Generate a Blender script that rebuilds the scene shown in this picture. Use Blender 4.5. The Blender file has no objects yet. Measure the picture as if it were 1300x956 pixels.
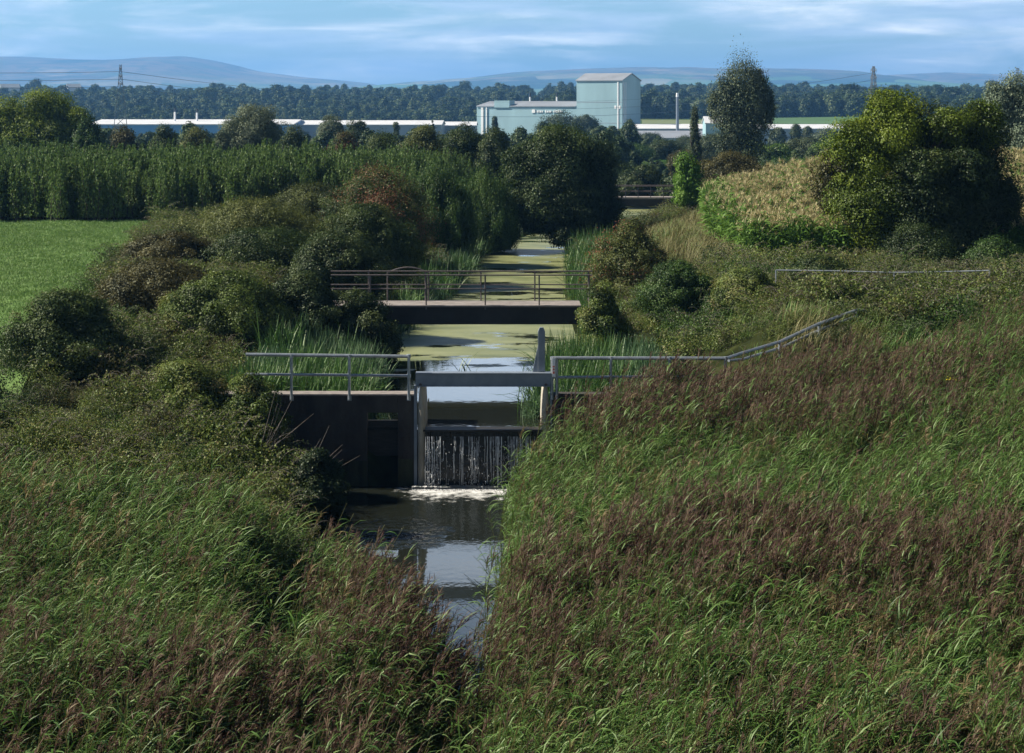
import bpy, math, random
import numpy as np
from mathutils import Vector

R = np.random.default_rng(7)
random.seed(7)
SC = bpy.context.scene
COL = SC.collection
PI = math.pi

# ------------------------------------------------------------------ camera
F, YH, CZ = 2500.0, 130.0, 11.3          # focal length in photo pixels, horizon row, eye height
cam_d = bpy.data.cameras.new('camera')
cam = bpy.data.objects.new('camera', cam_d)
COL.objects.link(cam)
cam.location = (0, 0, CZ)
cam.rotation_euler = (PI / 2, 0, 0)
cam_d.sensor_fit = 'HORIZONTAL'
cam_d.sensor_width = 36
cam_d.lens = F / 1300 * 36
cam_d.shift_y = (YH - 478) / 1300
cam_d.clip_start = 0.5
cam_d.clip_end = 40000
SC.camera = cam


def PX(px, D):
    return (px - 650.0) / F * D


def PZ(py, D):
    return CZ - (py - YH) / F * D


# ------------------------------------------------------------------ object helpers
def tag(o, label=None, cat=None, group=None, kind=None):
    if label: o['label'] = label
    if cat: o['category'] = cat
    if group: o['group'] = group
    if kind: o['kind'] = kind
    return o


def empty(name, loc=(0, 0, 0), rz=0, label=None, cat=None, group=None):
    o = bpy.data.objects.new(name, None)
    COL.objects.link(o)
    o.location = loc
    o.rotation_euler = (0, 0, rz)
    o.empty_display_size = 0.3
    return tag(o, label, cat, group)


def link(name, me, parent=None):
    o = bpy.data.objects.new(name, me)
    COL.objects.link(o)
    if parent is not None: o.parent = parent
    return o


def np_mesh(name, verts, quads=None, tris=None, mats=(), tone=None, mat_idx=None, smooth=False):
    """mesh from numpy arrays; tone = one float per vertex"""
    me = bpy.data.meshes.new(name)
    verts = np.asarray(verts, np.float32).reshape(-1, 3)
    nq = 0 if quads is None else len(quads)
    nt = 0 if tris is None else len(tris)
    parts, starts = [], []
    if nq:
        parts.append(np.asarray(quads, np.int32).ravel())
        starts.append(np.arange(nq, dtype=np.int32) * 4)
    if nt:
        parts.append(np.asarray(tris, np.int32).ravel())
        starts.append(nq * 4 + np.arange(nt, dtype=np.int32) * 3)
    loops = np.concatenate(parts)
    me.vertices.add(len(verts))
    me.vertices.foreach_set('co', verts.ravel())
    me.loops.add(len(loops))
    me.loops.foreach_set('vertex_index', loops)
    me.polygons.add(nq + nt)
    me.polygons.foreach_set('loop_start', np.concatenate(starts))
    if mat_idx is not None:
        me.polygons.foreach_set('material_index', np.asarray(mat_idx, np.int32))
    if smooth:
        me.polygons.foreach_set('use_smooth', np.ones(nq + nt, bool))
    for m in mats: me.materials.append(m)
    if tone is not None:
        a = me.attributes.new('tone', 'FLOAT', 'POINT')
        a.data.foreach_set('value', np.asarray(tone, np.float32))
    me.update(calc_edges=True)
    me.validate()
    return me


class MB:
    """collects boxes, bars and prisms into one mesh"""
    def __init__(self):
        self.v, self.f = [], []

    def add(self, vs, fs):
        b = len(self.v)
        self.v += [tuple(v) for v in vs]
        self.f += [tuple(b + i for i in f) for f in fs]
        return self

    def box(self, x0, x1, y0, y1, z0, z1):
        v = [(x, y, z) for x in (x0, x1) for y in (y0, y1) for z in (z0, z1)]
        return self.add(v, [(0, 1, 3, 2), (4, 6, 7, 5), (0, 4, 5, 1), (2, 3, 7, 6), (0, 2, 6, 4), (1, 5, 7, 3)])

    def bar(self, a, b, r, n=8, r2=None):
        a, b = Vector(a), Vector(b)
        r2 = r if r2 is None else r2
        d = (b - a).normalized()
        u = d.orthogonal().normalized()
        w = d.cross(u)
        vs = []
        for p, rr in ((a, r), (b, r2)):
            for k in range(n):
                t = 2 * PI * k / n
                vs.append(p + rr * (math.cos(t) * u + math.sin(t) * w))
        fs = [(k, (k + 1) % n, n + (k + 1) % n, n + k) for k in range(n)]
        fs += [tuple(range(n))[::-1], tuple(range(n, 2 * n))]
        return self.add(vs, fs)

    def tube(self, pts, r, n=8):
        for a, b in zip(pts[:-1], pts[1:]):
            self.bar(a, b, r, n)
        return self

    def prism(self, prof, axis, a, b):
        """prof: list of 2D points, extruded along axis 0/1/2 from a to b"""
        n = len(prof)
        vs = []
        for t in (a, b):
            for p in prof:
                q = list(p)
                q.insert(axis, t)
                vs.append(q)
        fs = [(k, (k + 1) % n, n + (k + 1) % n, n + k) for k in range(n)]
        fs += [tuple(range(n))[::-1], tuple(range(n, 2 * n))]
        return self.add(vs, fs)

    def build(self, name, mat, parent=None, bevel=0.0, smooth=False):
        me = bpy.data.meshes.new(name)
        me.from_pydata(self.v, [], self.f)
        import bmesh
        bm = bmesh.new()
        bm.from_mesh(me)
        bmesh.ops.recalc_face_normals(bm, faces=bm.faces)
        bm.to_mesh(me)
        bm.free()
        me.materials.append(mat)
        o = link(name, me, parent)
        if bevel:
            m = o.modifiers.new('bevel', 'BEVEL')
            m.width = bevel
            m.segments = 2
            m.limit_method = 'ANGLE'
        return o


# ------------------------------------------------------------------ materials
def new_mat(name):
    m = bpy.data.materials.new(name)
    m.use_nodes = True
    nt = m.node_tree
    nt.nodes.clear()
    out = nt.nodes.new('ShaderNodeOutputMaterial')
    return m, nt, out


def N(nt, kind, **kw):
    n = nt.nodes.new(kind)
    for k, v in kw.items():
        if k.startswith('i_'):
            n.inputs[k[2:].replace('_', ' ')].default_value = v
        else:
            setattr(n, k, v)
    return n


def ramp(nt, stops, interp='LINEAR'):
    n = nt.nodes.new('ShaderNodeValToRGB')
    n.color_ramp.interpolation = interp
    e = n.color_ramp.elements
    while len(e) < len(stops): e.new(0.5)
    for k, (p, c) in enumerate(stops):
        e[k].position = p
        e[k].color = (*c, 1) if len(c) == 3 else c
    return n


def leaf_mat(name, cols, trans=0.28, gloss=0.02, jit=0.35, rough=0.5):
    """foliage: a ramp over the per-leaf tone, jittered per plant; a little light comes through"""
    m, nt, out = new_mat(name)
    L = nt.links.new
    at = N(nt, 'ShaderNodeAttribute', attribute_name='tone')
    oi = N(nt, 'ShaderNodeObjectInfo')
    rp = ramp(nt, [(k / max(1, len(cols) - 1), c) for k, c in enumerate(cols)])
    mr = N(nt, 'ShaderNodeMapRange')
    mr.inputs['To Min'].default_value = -jit * 0.5
    mr.inputs['To Max'].default_value = jit * 0.5
    L(oi.outputs['Random'], mr.inputs['Value'])
    ad = N(nt, 'ShaderNodeMath', operation='ADD', use_clamp=True)
    L(at.outputs['Fac'], ad.inputs[0])
    L(mr.outputs[0], ad.inputs[1])
    L(ad.outputs[0], rp.inputs[0])
    d = N(nt, 'ShaderNodeBsdfDiffuse')
    t = N(nt, 'ShaderNodeBsdfTranslucent')
    g = N(nt, 'ShaderNodeBsdfGlossy')
    g.inputs['Roughness'].default_value = rough
    g.inputs['Color'].default_value = (0.8, 0.85, 0.7, 1)
    L(rp.outputs[0], d.inputs['Color'])
    L(rp.outputs[0], t.inputs['Color'])
    m1 = N(nt, 'ShaderNodeMixShader')
    m1.inputs[0].default_value = trans
    L(d.outputs[0], m1.inputs[1])
    L(t.outputs[0], m1.inputs[2])
    m2 = N(nt, 'ShaderNodeMixShader')
    m2.inputs[0].default_value = gloss
    L(m1.outputs[0], m2.inputs[1])
    L(g.outputs[0], m2.inputs[2])
    L(m2.outputs[0], out.inputs[0])
    return m


def noise_mat(name, stops, scale=1.0, detail=6, rough=0.9, bump=0.0, bscale=None, metal=0.0, spec=0.3, stretch=(1, 1, 1), rough2=0.6):
    m, nt, out = new_mat(name)
    L = nt.links.new
    tc = N(nt, 'ShaderNodeTexCoord')
    mp = N(nt, 'ShaderNodeMapping')
    mp.inputs['Scale'].default_value = stretch
    L(tc.outputs['Object'], mp.inputs[0])
    nz = N(nt, 'ShaderNodeTexNoise')
    nz.inputs['Scale'].default_value = scale
    nz.inputs['Detail'].default_value = detail
    nz.inputs['Roughness'].default_value = rough2
    L(mp.outputs[0], nz.inputs['Vector'])
    rp = ramp(nt, stops)
    L(nz.outputs['Fac'], rp.inputs[0])
    b = N(nt, 'ShaderNodeBsdfPrincipled')
    b.inputs['Roughness'].default_value = rough
    b.inputs['Metallic'].default_value = metal
    b.inputs['Specular IOR Level'].default_value = spec
    L(rp.outputs[0], b.inputs['Base Color'])
    if bump:
        n2 = N(nt, 'ShaderNodeTexNoise')
        n2.inputs['Scale'].default_value = bscale or scale * 4
        n2.inputs['Detail'].default_value = 5
        L(tc.outputs['Object'], n2.inputs['Vector'])
        bp = N(nt, 'ShaderNodeBump')
        bp.inputs['Strength'].default_value = bump
        bp.inputs['Distance'].default_value = 0.05
        L(n2.outputs['Fac'], bp.inputs['Height'])
        L(bp.outputs[0], b.inputs['Normal'])
    L(b.outputs[0], out.inputs[0])
    return m


M = {}
M['hedge'] = leaf_mat('hedge leaves', [(.012, .024, .007), (.032, .055, .014), (.06, .085, .022), (.10, .115, .035)])
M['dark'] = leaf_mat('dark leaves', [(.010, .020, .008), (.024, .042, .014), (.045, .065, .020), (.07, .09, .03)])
M['green'] = leaf_mat('green leaves', [(.014, .032, .008), (.035, .072, .016), (.06, .11, .022), (.10, .15, .035)])
M['bright'] = leaf_mat('bright leaves', [(.04, .09, .01), (.08, .17, .02), (.13, .23, .03)])
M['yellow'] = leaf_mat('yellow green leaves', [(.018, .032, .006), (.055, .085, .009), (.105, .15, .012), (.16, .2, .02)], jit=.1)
M['olive'] = leaf_mat('olive leaves', [(.02, .03, .01), (.065, .08, .02), (.115, .13, .034), (.15, .16, .05)])
M['grey'] = leaf_mat('grey green leaves', [(.02, .032, .016), (.052, .073, .038), (.092, .118, .066), (.135, .16, .10)], gloss=.02)
M['silver'] = leaf_mat('silver leaves', [(.03, .042, .032), (.085, .115, .075), (.145, .185, .12), (.2, .25, .17)], gloss=.03)
M['brown'] = leaf_mat('brownish leaves', [(.018, .02, .008), (.055, .05, .018), (.09, .082, .03), (.12, .105, .042)])
M['red'] = leaf_mat('reddening leaves', [(.02, .03, .01), (.05, .06, .018), (.12, .06, .028), (.19, .06, .035)], jit=.2)
M['willow'] = leaf_mat('coppice leaves', [(.03, .055, .014), (.07, .12, .028), (.11, .175, .045), (.15, .21, .075)], trans=.38)
M['farleaf'] = leaf_mat('far wood leaves', [(.012, .026, .012), (.028, .05, .02), (.05, .08, .03), (.08, .105, .042)], trans=.15, jit=1.0)
M['bramble'] = leaf_mat('bramble leaves', [(.02, .032, .008), (.058, .09, .017), (.10, .14, .028), (.135, .155, .038), (.16, .13, .055)], jit=.35)
M['reedleaf'] = leaf_mat('reed leaves', [(.018, .045, .012), (.045, .105, .019), (.085, .16, .03), (.15, .215, .075)], gloss=.025)
M['reedstem'] = leaf_mat('reed stems', [(.07, .08, .025), (.12, .12, .045)], trans=.1)
M['plume'] = leaf_mat('reed plumes', [(.05, .027, .022), (.092, .053, .043), (.145, .095, .068)], trans=.3, gloss=.01, jit=.5)
M['strawplume'] = leaf_mat('straw plumes', [(.12, .08, .045), (.2, .14, .075), (.27, .2, .11)], trans=.25)
M['rush'] = leaf_mat('rush blades', [(.015, .045, .008), (.04, .105, .018), (.08, .16, .03)], gloss=.05)
M['rushgrey'] = leaf_mat('grey rush blades', [(.025, .06, .022), (.06, .125, .05), (.12, .19, .10)], gloss=.03)
M['drygrass'] = leaf_mat('dry grass', [(.06, .07, .02), (.13, .125, .045), (.21, .18, .085)], trans=.2)
M['grass'] = leaf_mat('pasture grass', [(.08, .15, .035), (.115, .2, .05), (.15, .24, .065)], trans=.25, jit=.3)
M['maizeleaf'] = leaf_mat('maize leaves', [(.045, .10, .015), (.08, .16, .025), (.13, .22, .045)], gloss=.02)
M['maizedry'] = leaf_mat('maize tassels', [(.27, .225, .10), (.39, .33, .165), (.49, .43, .25)], trans=.2)
M['flower'] = leaf_mat('ragwort flowers', [(.55, .46, .03), (.65, .58, .05)], trans=.2)
M['bark'] = noise_mat('bark', [(.3, (.028, .022, .017)), (.7, (.085, .07, .055))], 6, stretch=(1, 1, .25), bump=.5)
M['twig'] = noise_mat('dead twigs', [(.3, (.09, .08, .07)), (.7, (.17, .15, .13))], 9)
M['earth'] = noise_mat('bank earth', [(.3, (.010, .011, .006)), (.55, (.02, .022, .010)), (.75, (.036, .04, .016))], .8, bump=.6)
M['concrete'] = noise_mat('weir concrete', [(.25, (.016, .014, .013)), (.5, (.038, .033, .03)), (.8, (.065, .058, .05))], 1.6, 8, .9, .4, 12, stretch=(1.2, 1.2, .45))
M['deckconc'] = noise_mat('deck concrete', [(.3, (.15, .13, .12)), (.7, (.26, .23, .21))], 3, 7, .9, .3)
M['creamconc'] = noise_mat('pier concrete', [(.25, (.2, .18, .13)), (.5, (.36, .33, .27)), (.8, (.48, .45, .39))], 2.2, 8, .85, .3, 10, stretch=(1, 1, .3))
M['galv'] = noise_mat('galvanised steel', [(.3, (.24, .27, .3)), (.7, (.38, .41, .44))], 5, 5, .42, .1, metal=.55)
M['bluesteel'] = noise_mat('blue grey steel', [(.3, (.15, .18, .22)), (.7, (.23, .26, .3))], 2.5, 6, .5, .1, metal=.25)
M['rustrail'] = noise_mat('dark rail paint', [(.3, (.05, .045, .045)), (.7, (.12, .1, .095))], 6, 6, .6, .2)
M['algae'] = noise_mat('algae stained concrete', [(.3, (.010, .012, .006)), (.6, (.03, .034, .014)), (.8, (.05, .055, .022))], 2.5, 8, .7, .4, 14, stretch=(1.5, 1, .3))
M['dark_timber'] = noise_mat('wet stop boards', [(.3, (.012, .011, .01)), (.7, (.03, .027, .024))], 3, 5, .5, .3, stretch=(1, 1, 6))
M['girder'] = noise_mat('bridge girder', [(.3, (.016, .017, .018)), (.7, (.032, .032, .032))], 1.2, 7, .8, .2)
M['pylon'] = noise_mat('pylon steel', [(.3, (.10, .11, .12)), (.7, (.16, .17, .18))], 2, 3, .6, metal=.3)


def corrugated(name, c, amp=0.12, scale=1.6):
    m, nt, out = new_mat(name)
    L = nt.links.new
    tc = N(nt, 'ShaderNodeTexCoord')
    wv = N(nt, 'ShaderNodeTexWave', bands_direction='X')
    wv.inputs['Scale'].default_value = scale
    L(tc.outputs['Object'], wv.inputs['Vector'])
    bp = N(nt, 'ShaderNodeBump')
    bp.inputs['Strength'].default_value = .4
    L(wv.outputs['Fac'], bp.inputs['Height'])
    nz = N(nt, 'ShaderNodeTexNoise')
    nz.inputs['Scale'].default_value = .12
    nz.inputs['Detail'].default_value = 8
    mp = N(nt, 'ShaderNodeMapping')
    mp.inputs['Scale'].default_value = (1, 1, .35)
    L(tc.outputs['Object'], mp.inputs[0])
    L(mp.outputs[0], nz.inputs['Vector'])
    rp = ramp(nt, [(.3, tuple(x * (1 - amp) for x in c)), (.7, tuple(min(.85, x * (1 + amp)) for x in c))])
    L(nz.outputs['Fac'], rp.inputs[0])
    b = N(nt, 'ShaderNodeBsdfPrincipled')
    b.inputs['Roughness'].default_value = .55
    L(rp.outputs[0], b.inputs['Base Color'])
    L(bp.outputs[0], b.inputs['Normal'])
    L(b.outputs[0], out.inputs[0])
    return m


M['cladding'] = corrugated('pale blue cladding', (.25, .385, .425))
M['roofing'] = corrugated('pale grey roofing', (.22, .235, .26), .15)
M['whiteroof'] = corrugated('white roofing', (.55, .55, .56), .1)
M['bluewall'] = corrugated('blue warehouse wall', (.10, .26, .50))
M['greywall'] = corrugated('grey warehouse wall', (.26, .29, .32))
M['whitepaint'] = noise_mat('white paint', [(.3, (.7, .7, .7)), (.7, (.8, .8, .8))], 4, 3, .5)
M['redpaint'] = noise_mat('red paint', [(.3, (.55, .12, .08)), (.7, (.65, .18, .12))], 9, 3, .5)
M['darkgap'] = noise_mat('door opening', [(.3, (.02, .025, .03)), (.7, (.04, .045, .05))], 2, 3, .8)


# ------------------------------------------------------------------ terrain
def sm(a, b, x):
    t = np.clip((x - a) / (b - a), 0, 1)
    return t * t * (3 - 2 * t)


_cd = [0, 30, 42, 47, 52, 57.5, 58.2, 66, 80, 95, 110, 127, 136, 145, 155, 165, 180, 210, 300]
_cx = [-1.4, -1.4, -1.25, -1.7, -2.3, -2.3, -1.2, -.7, -1.1, -.4, .2, 1.0, 1.9, 4.3, 8, 11.2, 13, 16, 25]
_ch = [.9, .9, 1.2, 1.9, 2.4, 2.8, 4.0, 4.4, 3.7, 2.95, 2.75, 2.7, 2.6, 2.5, 2.4, 2.4, 2.3, 2.3, 2.3]
WU, WL = 1.65, 0.0                     # upper and lower water levels


def wav(X, Y, s, k=0):
    a = 1.7 * k
    return (np.sin(X * s + a) * np.cos(Y * s * .83 + 2.1 * a) + .5 * np.sin(X * s * 2.3 + Y * s * 1.7 + a)
            + .25 * np.sin(X * s * 4.9 - Y * s * 5.3 + 3 * a)) / 1.75


def ground_z(X, Y):
    X, Y = np.broadcast_arrays(np.asarray(X, float), np.asarray(Y, float))
    c = np.interp(Y, _cd, _cx)
    h = np.interp(Y, _cd, _ch)
    d = np.abs(X - c) - h
    left = X < c
    wz = np.where(Y > 58.0, WU, WL)
    Ll = np.interp(Y, [20, 45, 56, 64, 75, 119, 250, 500, 800, 900, 1100, 1400, 2000, 3000, 18000],
                   [1.1, 1.3, 2.0, 3.0, 3.9, 4.0, 3.4, -1, -6.5, -8.5, -6.5, 3, 15, 20, 20])
    Rr = np.interp(Y, [20, 58, 75, 119, 250, 500, 800, 900, 1100, 1400, 2000, 3000, 8000],
                   [4.3, 4.3, 4.3, 4.3, 3.4, -1, -6.5, -8.5, 2.5, 5, 16, 20, 20])
    zl = np.where(Y > 56, wz + (Ll - wz) * sm(-.4, 6.0, d), (wz + .15) + (Ll - wz - .15) * sm(0, 4.5, d))
    zl = zl + np.where(Y < 62, .06 * np.clip(d - 5, 0, 12), 0)
    near_r = .12 + .34 * np.clip(d, 0, 3) + .24 * np.clip(d - 3, 0, 13.5)
    dw = np.interp(Y, [108, 125], [6.5, 11.5])
    up_r = wz + (Rr - wz) * sm(0, 1, (d + .4) / (dw + .4)) + 1.7 * sm(6, 24, d) * sm(80, 112, Y) * (1 - sm(150, 260, Y))
    k = sm(54, 64, Y)
    zr = np.where(Y > 58, near_r * (1 - k) + up_r * k, near_r)
    zr = np.where((Y > 58) & (Y < 210), np.maximum(zr, wz + .25 * sm(-.2, 1, d)), zr)
    z = np.where(left, zl, zr)
    z = np.where(d < 0, wz - .05 - .8 * sm(0, 1.2, -d), z)
    z = z + .12 * wav(X, Y, .55) * sm(.5, 3, d) * (1 - sm(150, 300, Y))
    z = z + (1.2 * wav(X, Y, .006, 1) + .5 * wav(X, Y, .021, 2)) * sm(300, 600, Y)
    emb = np.interp(Y, [-40, 4, 22, 24], [9.7, 9.7, 1.6, 0])
    z = np.where(Y < 23, np.maximum(z, emb), z)
    return z


def gz(x, y):
    return float(ground_z(x, y))


def build_ground():
    ys = np.concatenate([np.arange(-30, 20, 4), np.arange(20, 57.6, .7), [57.75, 57.95, 58.25, 58.5],
                         np.arange(59, 215, .9), np.geomspace(216, 16000, 100)])
    xs = np.concatenate([np.arange(0, 18, .45), np.geomspace(18.5, 6500, 75)])
    xs = np.concatenate([-xs[:0:-1], xs])
    X, Y = np.meshgrid(xs, ys)
    Z = ground_z(X, Y)
    V = np.stack([X, Y, Z], -1).reshape(-1, 3)
    ny, nx = X.shape
    i = (np.arange(ny - 1)[:, None] * nx + np.arange(nx - 1)[None, :]).ravel()
    Q = np.stack([i, i + 1, i + nx + 1, i + nx], 1)
    # material: dark bank earth near the channel, mixed rough grass farther off
    m, nt, out = new_mat('ground cover')
    L = nt.links.new
    g = N(nt, 'ShaderNodeNewGeometry')
    n1 = N(nt, 'ShaderNodeTexNoise'); n1.inputs['Scale'].default_value = .9; n1.inputs['Detail'].default_value = 8
    n2 = N(nt, 'ShaderNodeTexNoise'); n2.inputs['Scale'].default_value = .012; n2.inputs['Detail'].default_value = 4
    L(g.outputs['Position'], n1.inputs['Vector']); L(g.outputs['Position'], n2.inputs['Vector'])
    r1 = ramp(nt, [(.3, (.009, .011, .005)), (.55, (.022, .027, .010)), (.75, (.045, .05, .018))])
    r2 = ramp(nt, [(.38, (.03, .05, .018)), (.5, (.05, .085, .025)), (.58, (.09, .11, .04)), (.66, (.05, .08, .025))])
    L(n1.outputs['Fac'], r1.inputs[0]); L(n2.outputs['Fac'], r2.inputs[0])
    sp = N(nt, 'ShaderNodeSeparateXYZ'); L(g.outputs['Position'], sp.inputs[0])
    mr = N(nt, 'ShaderNodeMapRange'); mr.inputs['From Min'].default_value = 200; mr.inputs['From Max'].default_value = 320
    L(sp.outputs['Y'], mr.inputs['Value'])
    mx = N(nt, 'ShaderNodeMix', data_type='RGBA')
    L(mr.outputs[0], mx.inputs[0]); L(r1.outputs[0], mx.inputs[6]); L(r2.outputs[0], mx.inputs[7])
    bs = N(nt, 'ShaderNodeBsdfDiffuse'); L(mx.outputs[2], bs.inputs[0])
    bp = N(nt, 'ShaderNodeBump'); bp.inputs['Strength'].default_value = .7; bp.inputs['Distance'].default_value = .2
    L(n1.outputs['Fac'], bp.inputs['Height']); L(bp.outputs[0], bs.inputs['Normal'])
    L(bs.outputs[0], out.inputs[0])
    o = link('ground', np_mesh('ground', V, Q, mats=[m], smooth=True))
    tag(o, 'dark earth banks and flat land running back to the hills', 'ground', kind='structure')


build_ground()


def sheet(name, poly_fn, ys, nx, mat, dz, label, cat):
    """a sheet lying dz above the ground: poly_fn(y) -> x0, x1"""
    rows = []
    for y in ys:
        a, b = poly_fn(y)
        rows.append(np.stack([np.linspace(a, b, nx), np.full(nx, y)], -1))
    P = np.array(rows)
    Z = ground_z(P[..., 0], P[..., 1]) + dz
    V = np.concatenate([P, Z[..., None]], -1).reshape(-1, 3)
    ny = len(ys)
    i = (np.arange(ny - 1)[:, None] * nx + np.arange(nx - 1)[None, :]).ravel()
    Q = np.stack([i, i + 1, i + nx + 1, i + nx], 1)
    o = link(name, np_mesh(name, V, Q, mats=[mat], smooth=True))
    return tag(o, label, cat, kind='structure')


M['pasture'] = noise_mat('pasture', [(.3, (.09, .17, .04)), (.5, (.115, .2, .05)), (.72, (.15, .23, .065))], .22, 9, 1, .5, 6)
sheet('pasture', lambda y: (-75, -15.6 - .115 * (y - 67)), np.linspace(57, 121, 60), 60, M['pasture'], .03,
      'smooth bright green pasture behind the bushes of the bank', 'field')
M['maizeground'] = noise_mat('maize soil', [(.3, (.10, .085, .04)), (.7, (.17, .145, .07))], .7, 7, 1, .5)
FX0 = lambda y: np.interp(y, [82, 100, 131], [10.2, 10.2, 13.2])
sheet('maize_field_soil', lambda y: (float(FX0(y)), 70), np.linspace(82, 150, 60), 50, M['maizeground'], .03,
      'dry pale soil under the ripening maize crop', 'field')
M['farfield'] = noise_mat('far field', [(.3, (.045, .10, .03)), (.7, (.065, .13, .035))], .02, 6, 1)
sheet('far_field', lambda y: (PX(980, y), PX(1100, y) + 40), np.linspace(1040, 1098, 8), 12, M['farfield'], .6,
      'narrow bright green field beyond the white sheds', 'field')
M['farfield2'] = noise_mat('far pale field', [(.3, (.11, .14, .06)), (.7, (.15, .17, .075))], .02, 6, 1)
sheet('far_field', lambda y: (PX(815, y), PX(905, y)), np.linspace(1010, 1080, 8), 12, M['farfield2'], .6,
      'narrow pale green field right of the tall blue building', 'field')


# ------------------------------------------------------------------ water
def water_mat(name, upper):
    m, nt, out = new_mat(name)
    L = nt.links.new
    g = N(nt, 'ShaderNodeNewGeometry')
    sp = N(nt, 'ShaderNodeSeparateXYZ'); L(g.outputs['Position'], sp.inputs[0])
    w = N(nt, 'ShaderNodeBsdfPrincipled')
    w.inputs['Base Color'].default_value = (.012, .014, .010, 1)
    w.inputs['Roughness'].default_value = .03
    w.inputs['IOR'].default_value = 1.8 if upper else 1.5
    rip = N(nt, 'ShaderNodeTexNoise'); rip.inputs['Detail'].default_value = 3
    mp = N(nt, 'ShaderNodeMapping'); mp.inputs['Scale'].default_value = (1, .6, 1)
    L(g.outputs['Position'], mp.inputs[0]); L(mp.outputs[0], rip.inputs['Vector'])
    bp = N(nt, 'ShaderNodeBump'); L(rip.outputs['Fac'], bp.inputs['Height']); L(bp.outputs[0], w.inputs['Normal'])
    if upper:
        rip.inputs['Scale'].default_value = 3.0
        bp.inputs['Strength'].default_value = .10
        bp.inputs['Distance'].default_value = .02
        # duckweed: broad mats upstream, a clear pool above the weir, a few rafts by the sill
        n1 = N(nt, 'ShaderNodeTexNoise'); n1.inputs['Scale'].default_value = .5; n1.inputs['Detail'].default_value = 9; n1.inputs['Roughness'].default_value = .62
        m1 = N(nt, 'ShaderNodeMapping'); m1.inputs['Scale'].default_value = (.38, .75, 1)
        L(g.outputs['Position'], m1.inputs[0]); L(m1.outputs[0], n1.inputs['Vector'])
        up = N(nt, 'ShaderNodeMapRange'); up.inputs['From Min'].default_value = 68.5; up.inputs['From Max'].default_value = 74
        L(sp.outputs['Y'], up.inputs['Value'])
        lo = N(nt, 'ShaderNodeMapRange'); lo.inputs['From Min'].default_value = 60.4; lo.inputs['From Max'].default_value = 59.0
        L(sp.outputs['Y'], lo.inputs['Value'])
        lo2 = N(nt, 'ShaderNodeMath', operation='MULTIPLY'); lo2.inputs[1].default_value = .55; L(lo.outputs[0], lo2.inputs[0])
        lf = N(nt, 'ShaderNodeMapRange'); lf.inputs['From Min'].default_value = -2.8; lf.inputs['From Max'].default_value = -3.6
        L(sp.outputs['X'], lf.inputs['Value'])
        rt = N(nt, 'ShaderNodeMapRange'); rt.inputs['From Min'].default_value = .9; rt.inputs['From Max'].default_value = 1.7
        L(sp.outputs['X'], rt.inputs['Value'])
        rt2 = N(nt, 'ShaderNodeMath', operation='MULTIPLY'); rt2.inputs[1].default_value = 1.0; L(rt.outputs[0], rt2.inputs[0])
        lf2 = N(nt, 'ShaderNodeMath', operation='MULTIPLY'); lf2.inputs[1].default_value = .62; L(lf.outputs[0], lf2.inputs[0])
        a = N(nt, 'ShaderNodeMath', operation='MAXIMUM'); L(up.outputs[0], a.inputs[0]); L(lo2.outputs[0], a.inputs[1])
        b = N(nt, 'ShaderNodeMath', operation='MAXIMUM'); L(rt2.outputs[0], b.inputs[0]); L(lf2.outputs[0], b.inputs[1])
        c = N(nt, 'ShaderNodeMath', operation='MAXIMUM'); L(a.outputs[0], c.inputs[0]); L(b.outputs[0], c.inputs[1])
        th = N(nt, 'ShaderNodeMath', operation='MULTIPLY_ADD'); th.inputs[1].default_value = .318; th.inputs[2].default_value = -.73
        L(c.outputs[0], th.inputs[0])
        s = N(nt, 'ShaderNodeMath', operation='ADD'); L(th.outputs[0], s.inputs[0]); L(n1.outputs['Fac'], s.inputs[1])
        ms = N(nt, 'ShaderNodeMapRange'); ms.inputs['From Min'].default_value = 0.0; ms.inputs['From Max'].default_value = .035
        L(s.outputs[0], ms.inputs['Value'])
        n2 = N(nt, 'ShaderNodeTexNoise'); n2.inputs['Scale'].default_value = 1.1; n2.inputs['Detail'].default_value = 8
        L(m1.outputs[0], n2.inputs['Vector'])
        dk = ramp(nt, [(.3, (.10, .12, .045)), (.5, (.17, .185, .075)), (.7, (.24, .25, .115))]); L(n2.outputs['Fac'], dk.inputs[0])
        dw = N(nt, 'ShaderNodeBsdfPrincipled'); dw.inputs['Roughness'].default_value = .45; L(dk.outputs[0], dw.inputs['Base Color'])
        mx = N(nt, 'ShaderNodeMixShader'); L(ms.outputs[0], mx.inputs[0]); L(w.outputs[0], mx.inputs[1]); L(dw.outputs[0], mx.inputs[2])
        L(mx.outputs[0], out.inputs[0])
    else:
        rip.inputs['Scale'].default_value = 5.0
        # a wind ruffled patch below the left wall, gentle swirls under the fall, calm farther down
        n3 = N(nt, 'ShaderNodeTexNoise'); n3.inputs['Scale'].default_value = .7
        L(g.outputs['Position'], n3.inputs['Vector'])
        ds = N(nt, 'ShaderNodeVectorMath', operation='DISTANCE')
        ds.inputs[1].default_value = (-3.2, 51.8 * .75, 0)
        vm = N(nt, 'ShaderNodeVectorMath', operation='MULTIPLY'); vm.inputs[1].default_value = (1, .75, 0)
        L(g.outputs['Position'], vm.inputs[0]); L(vm.outputs[0], ds.inputs[0])
        ad = N(nt, 'ShaderNodeMath', operation='MULTIPLY_ADD'); ad.inputs[1].default_value = 1.6; L(n3.outputs['Fac'], ad.inputs[0]); L(ds.outputs['Value'], ad.inputs[2])
        st = N(nt, 'ShaderNodeMapRange'); st.inputs['From Min'].default_value = 2.15; st.inputs['From Max'].default_value = 2.5
        st.inputs['To Min'].default_value = .8; st.inputs['To Max'].default_value = 0.0
        L(ad.outputs[0], st.inputs['Value'])
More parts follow.
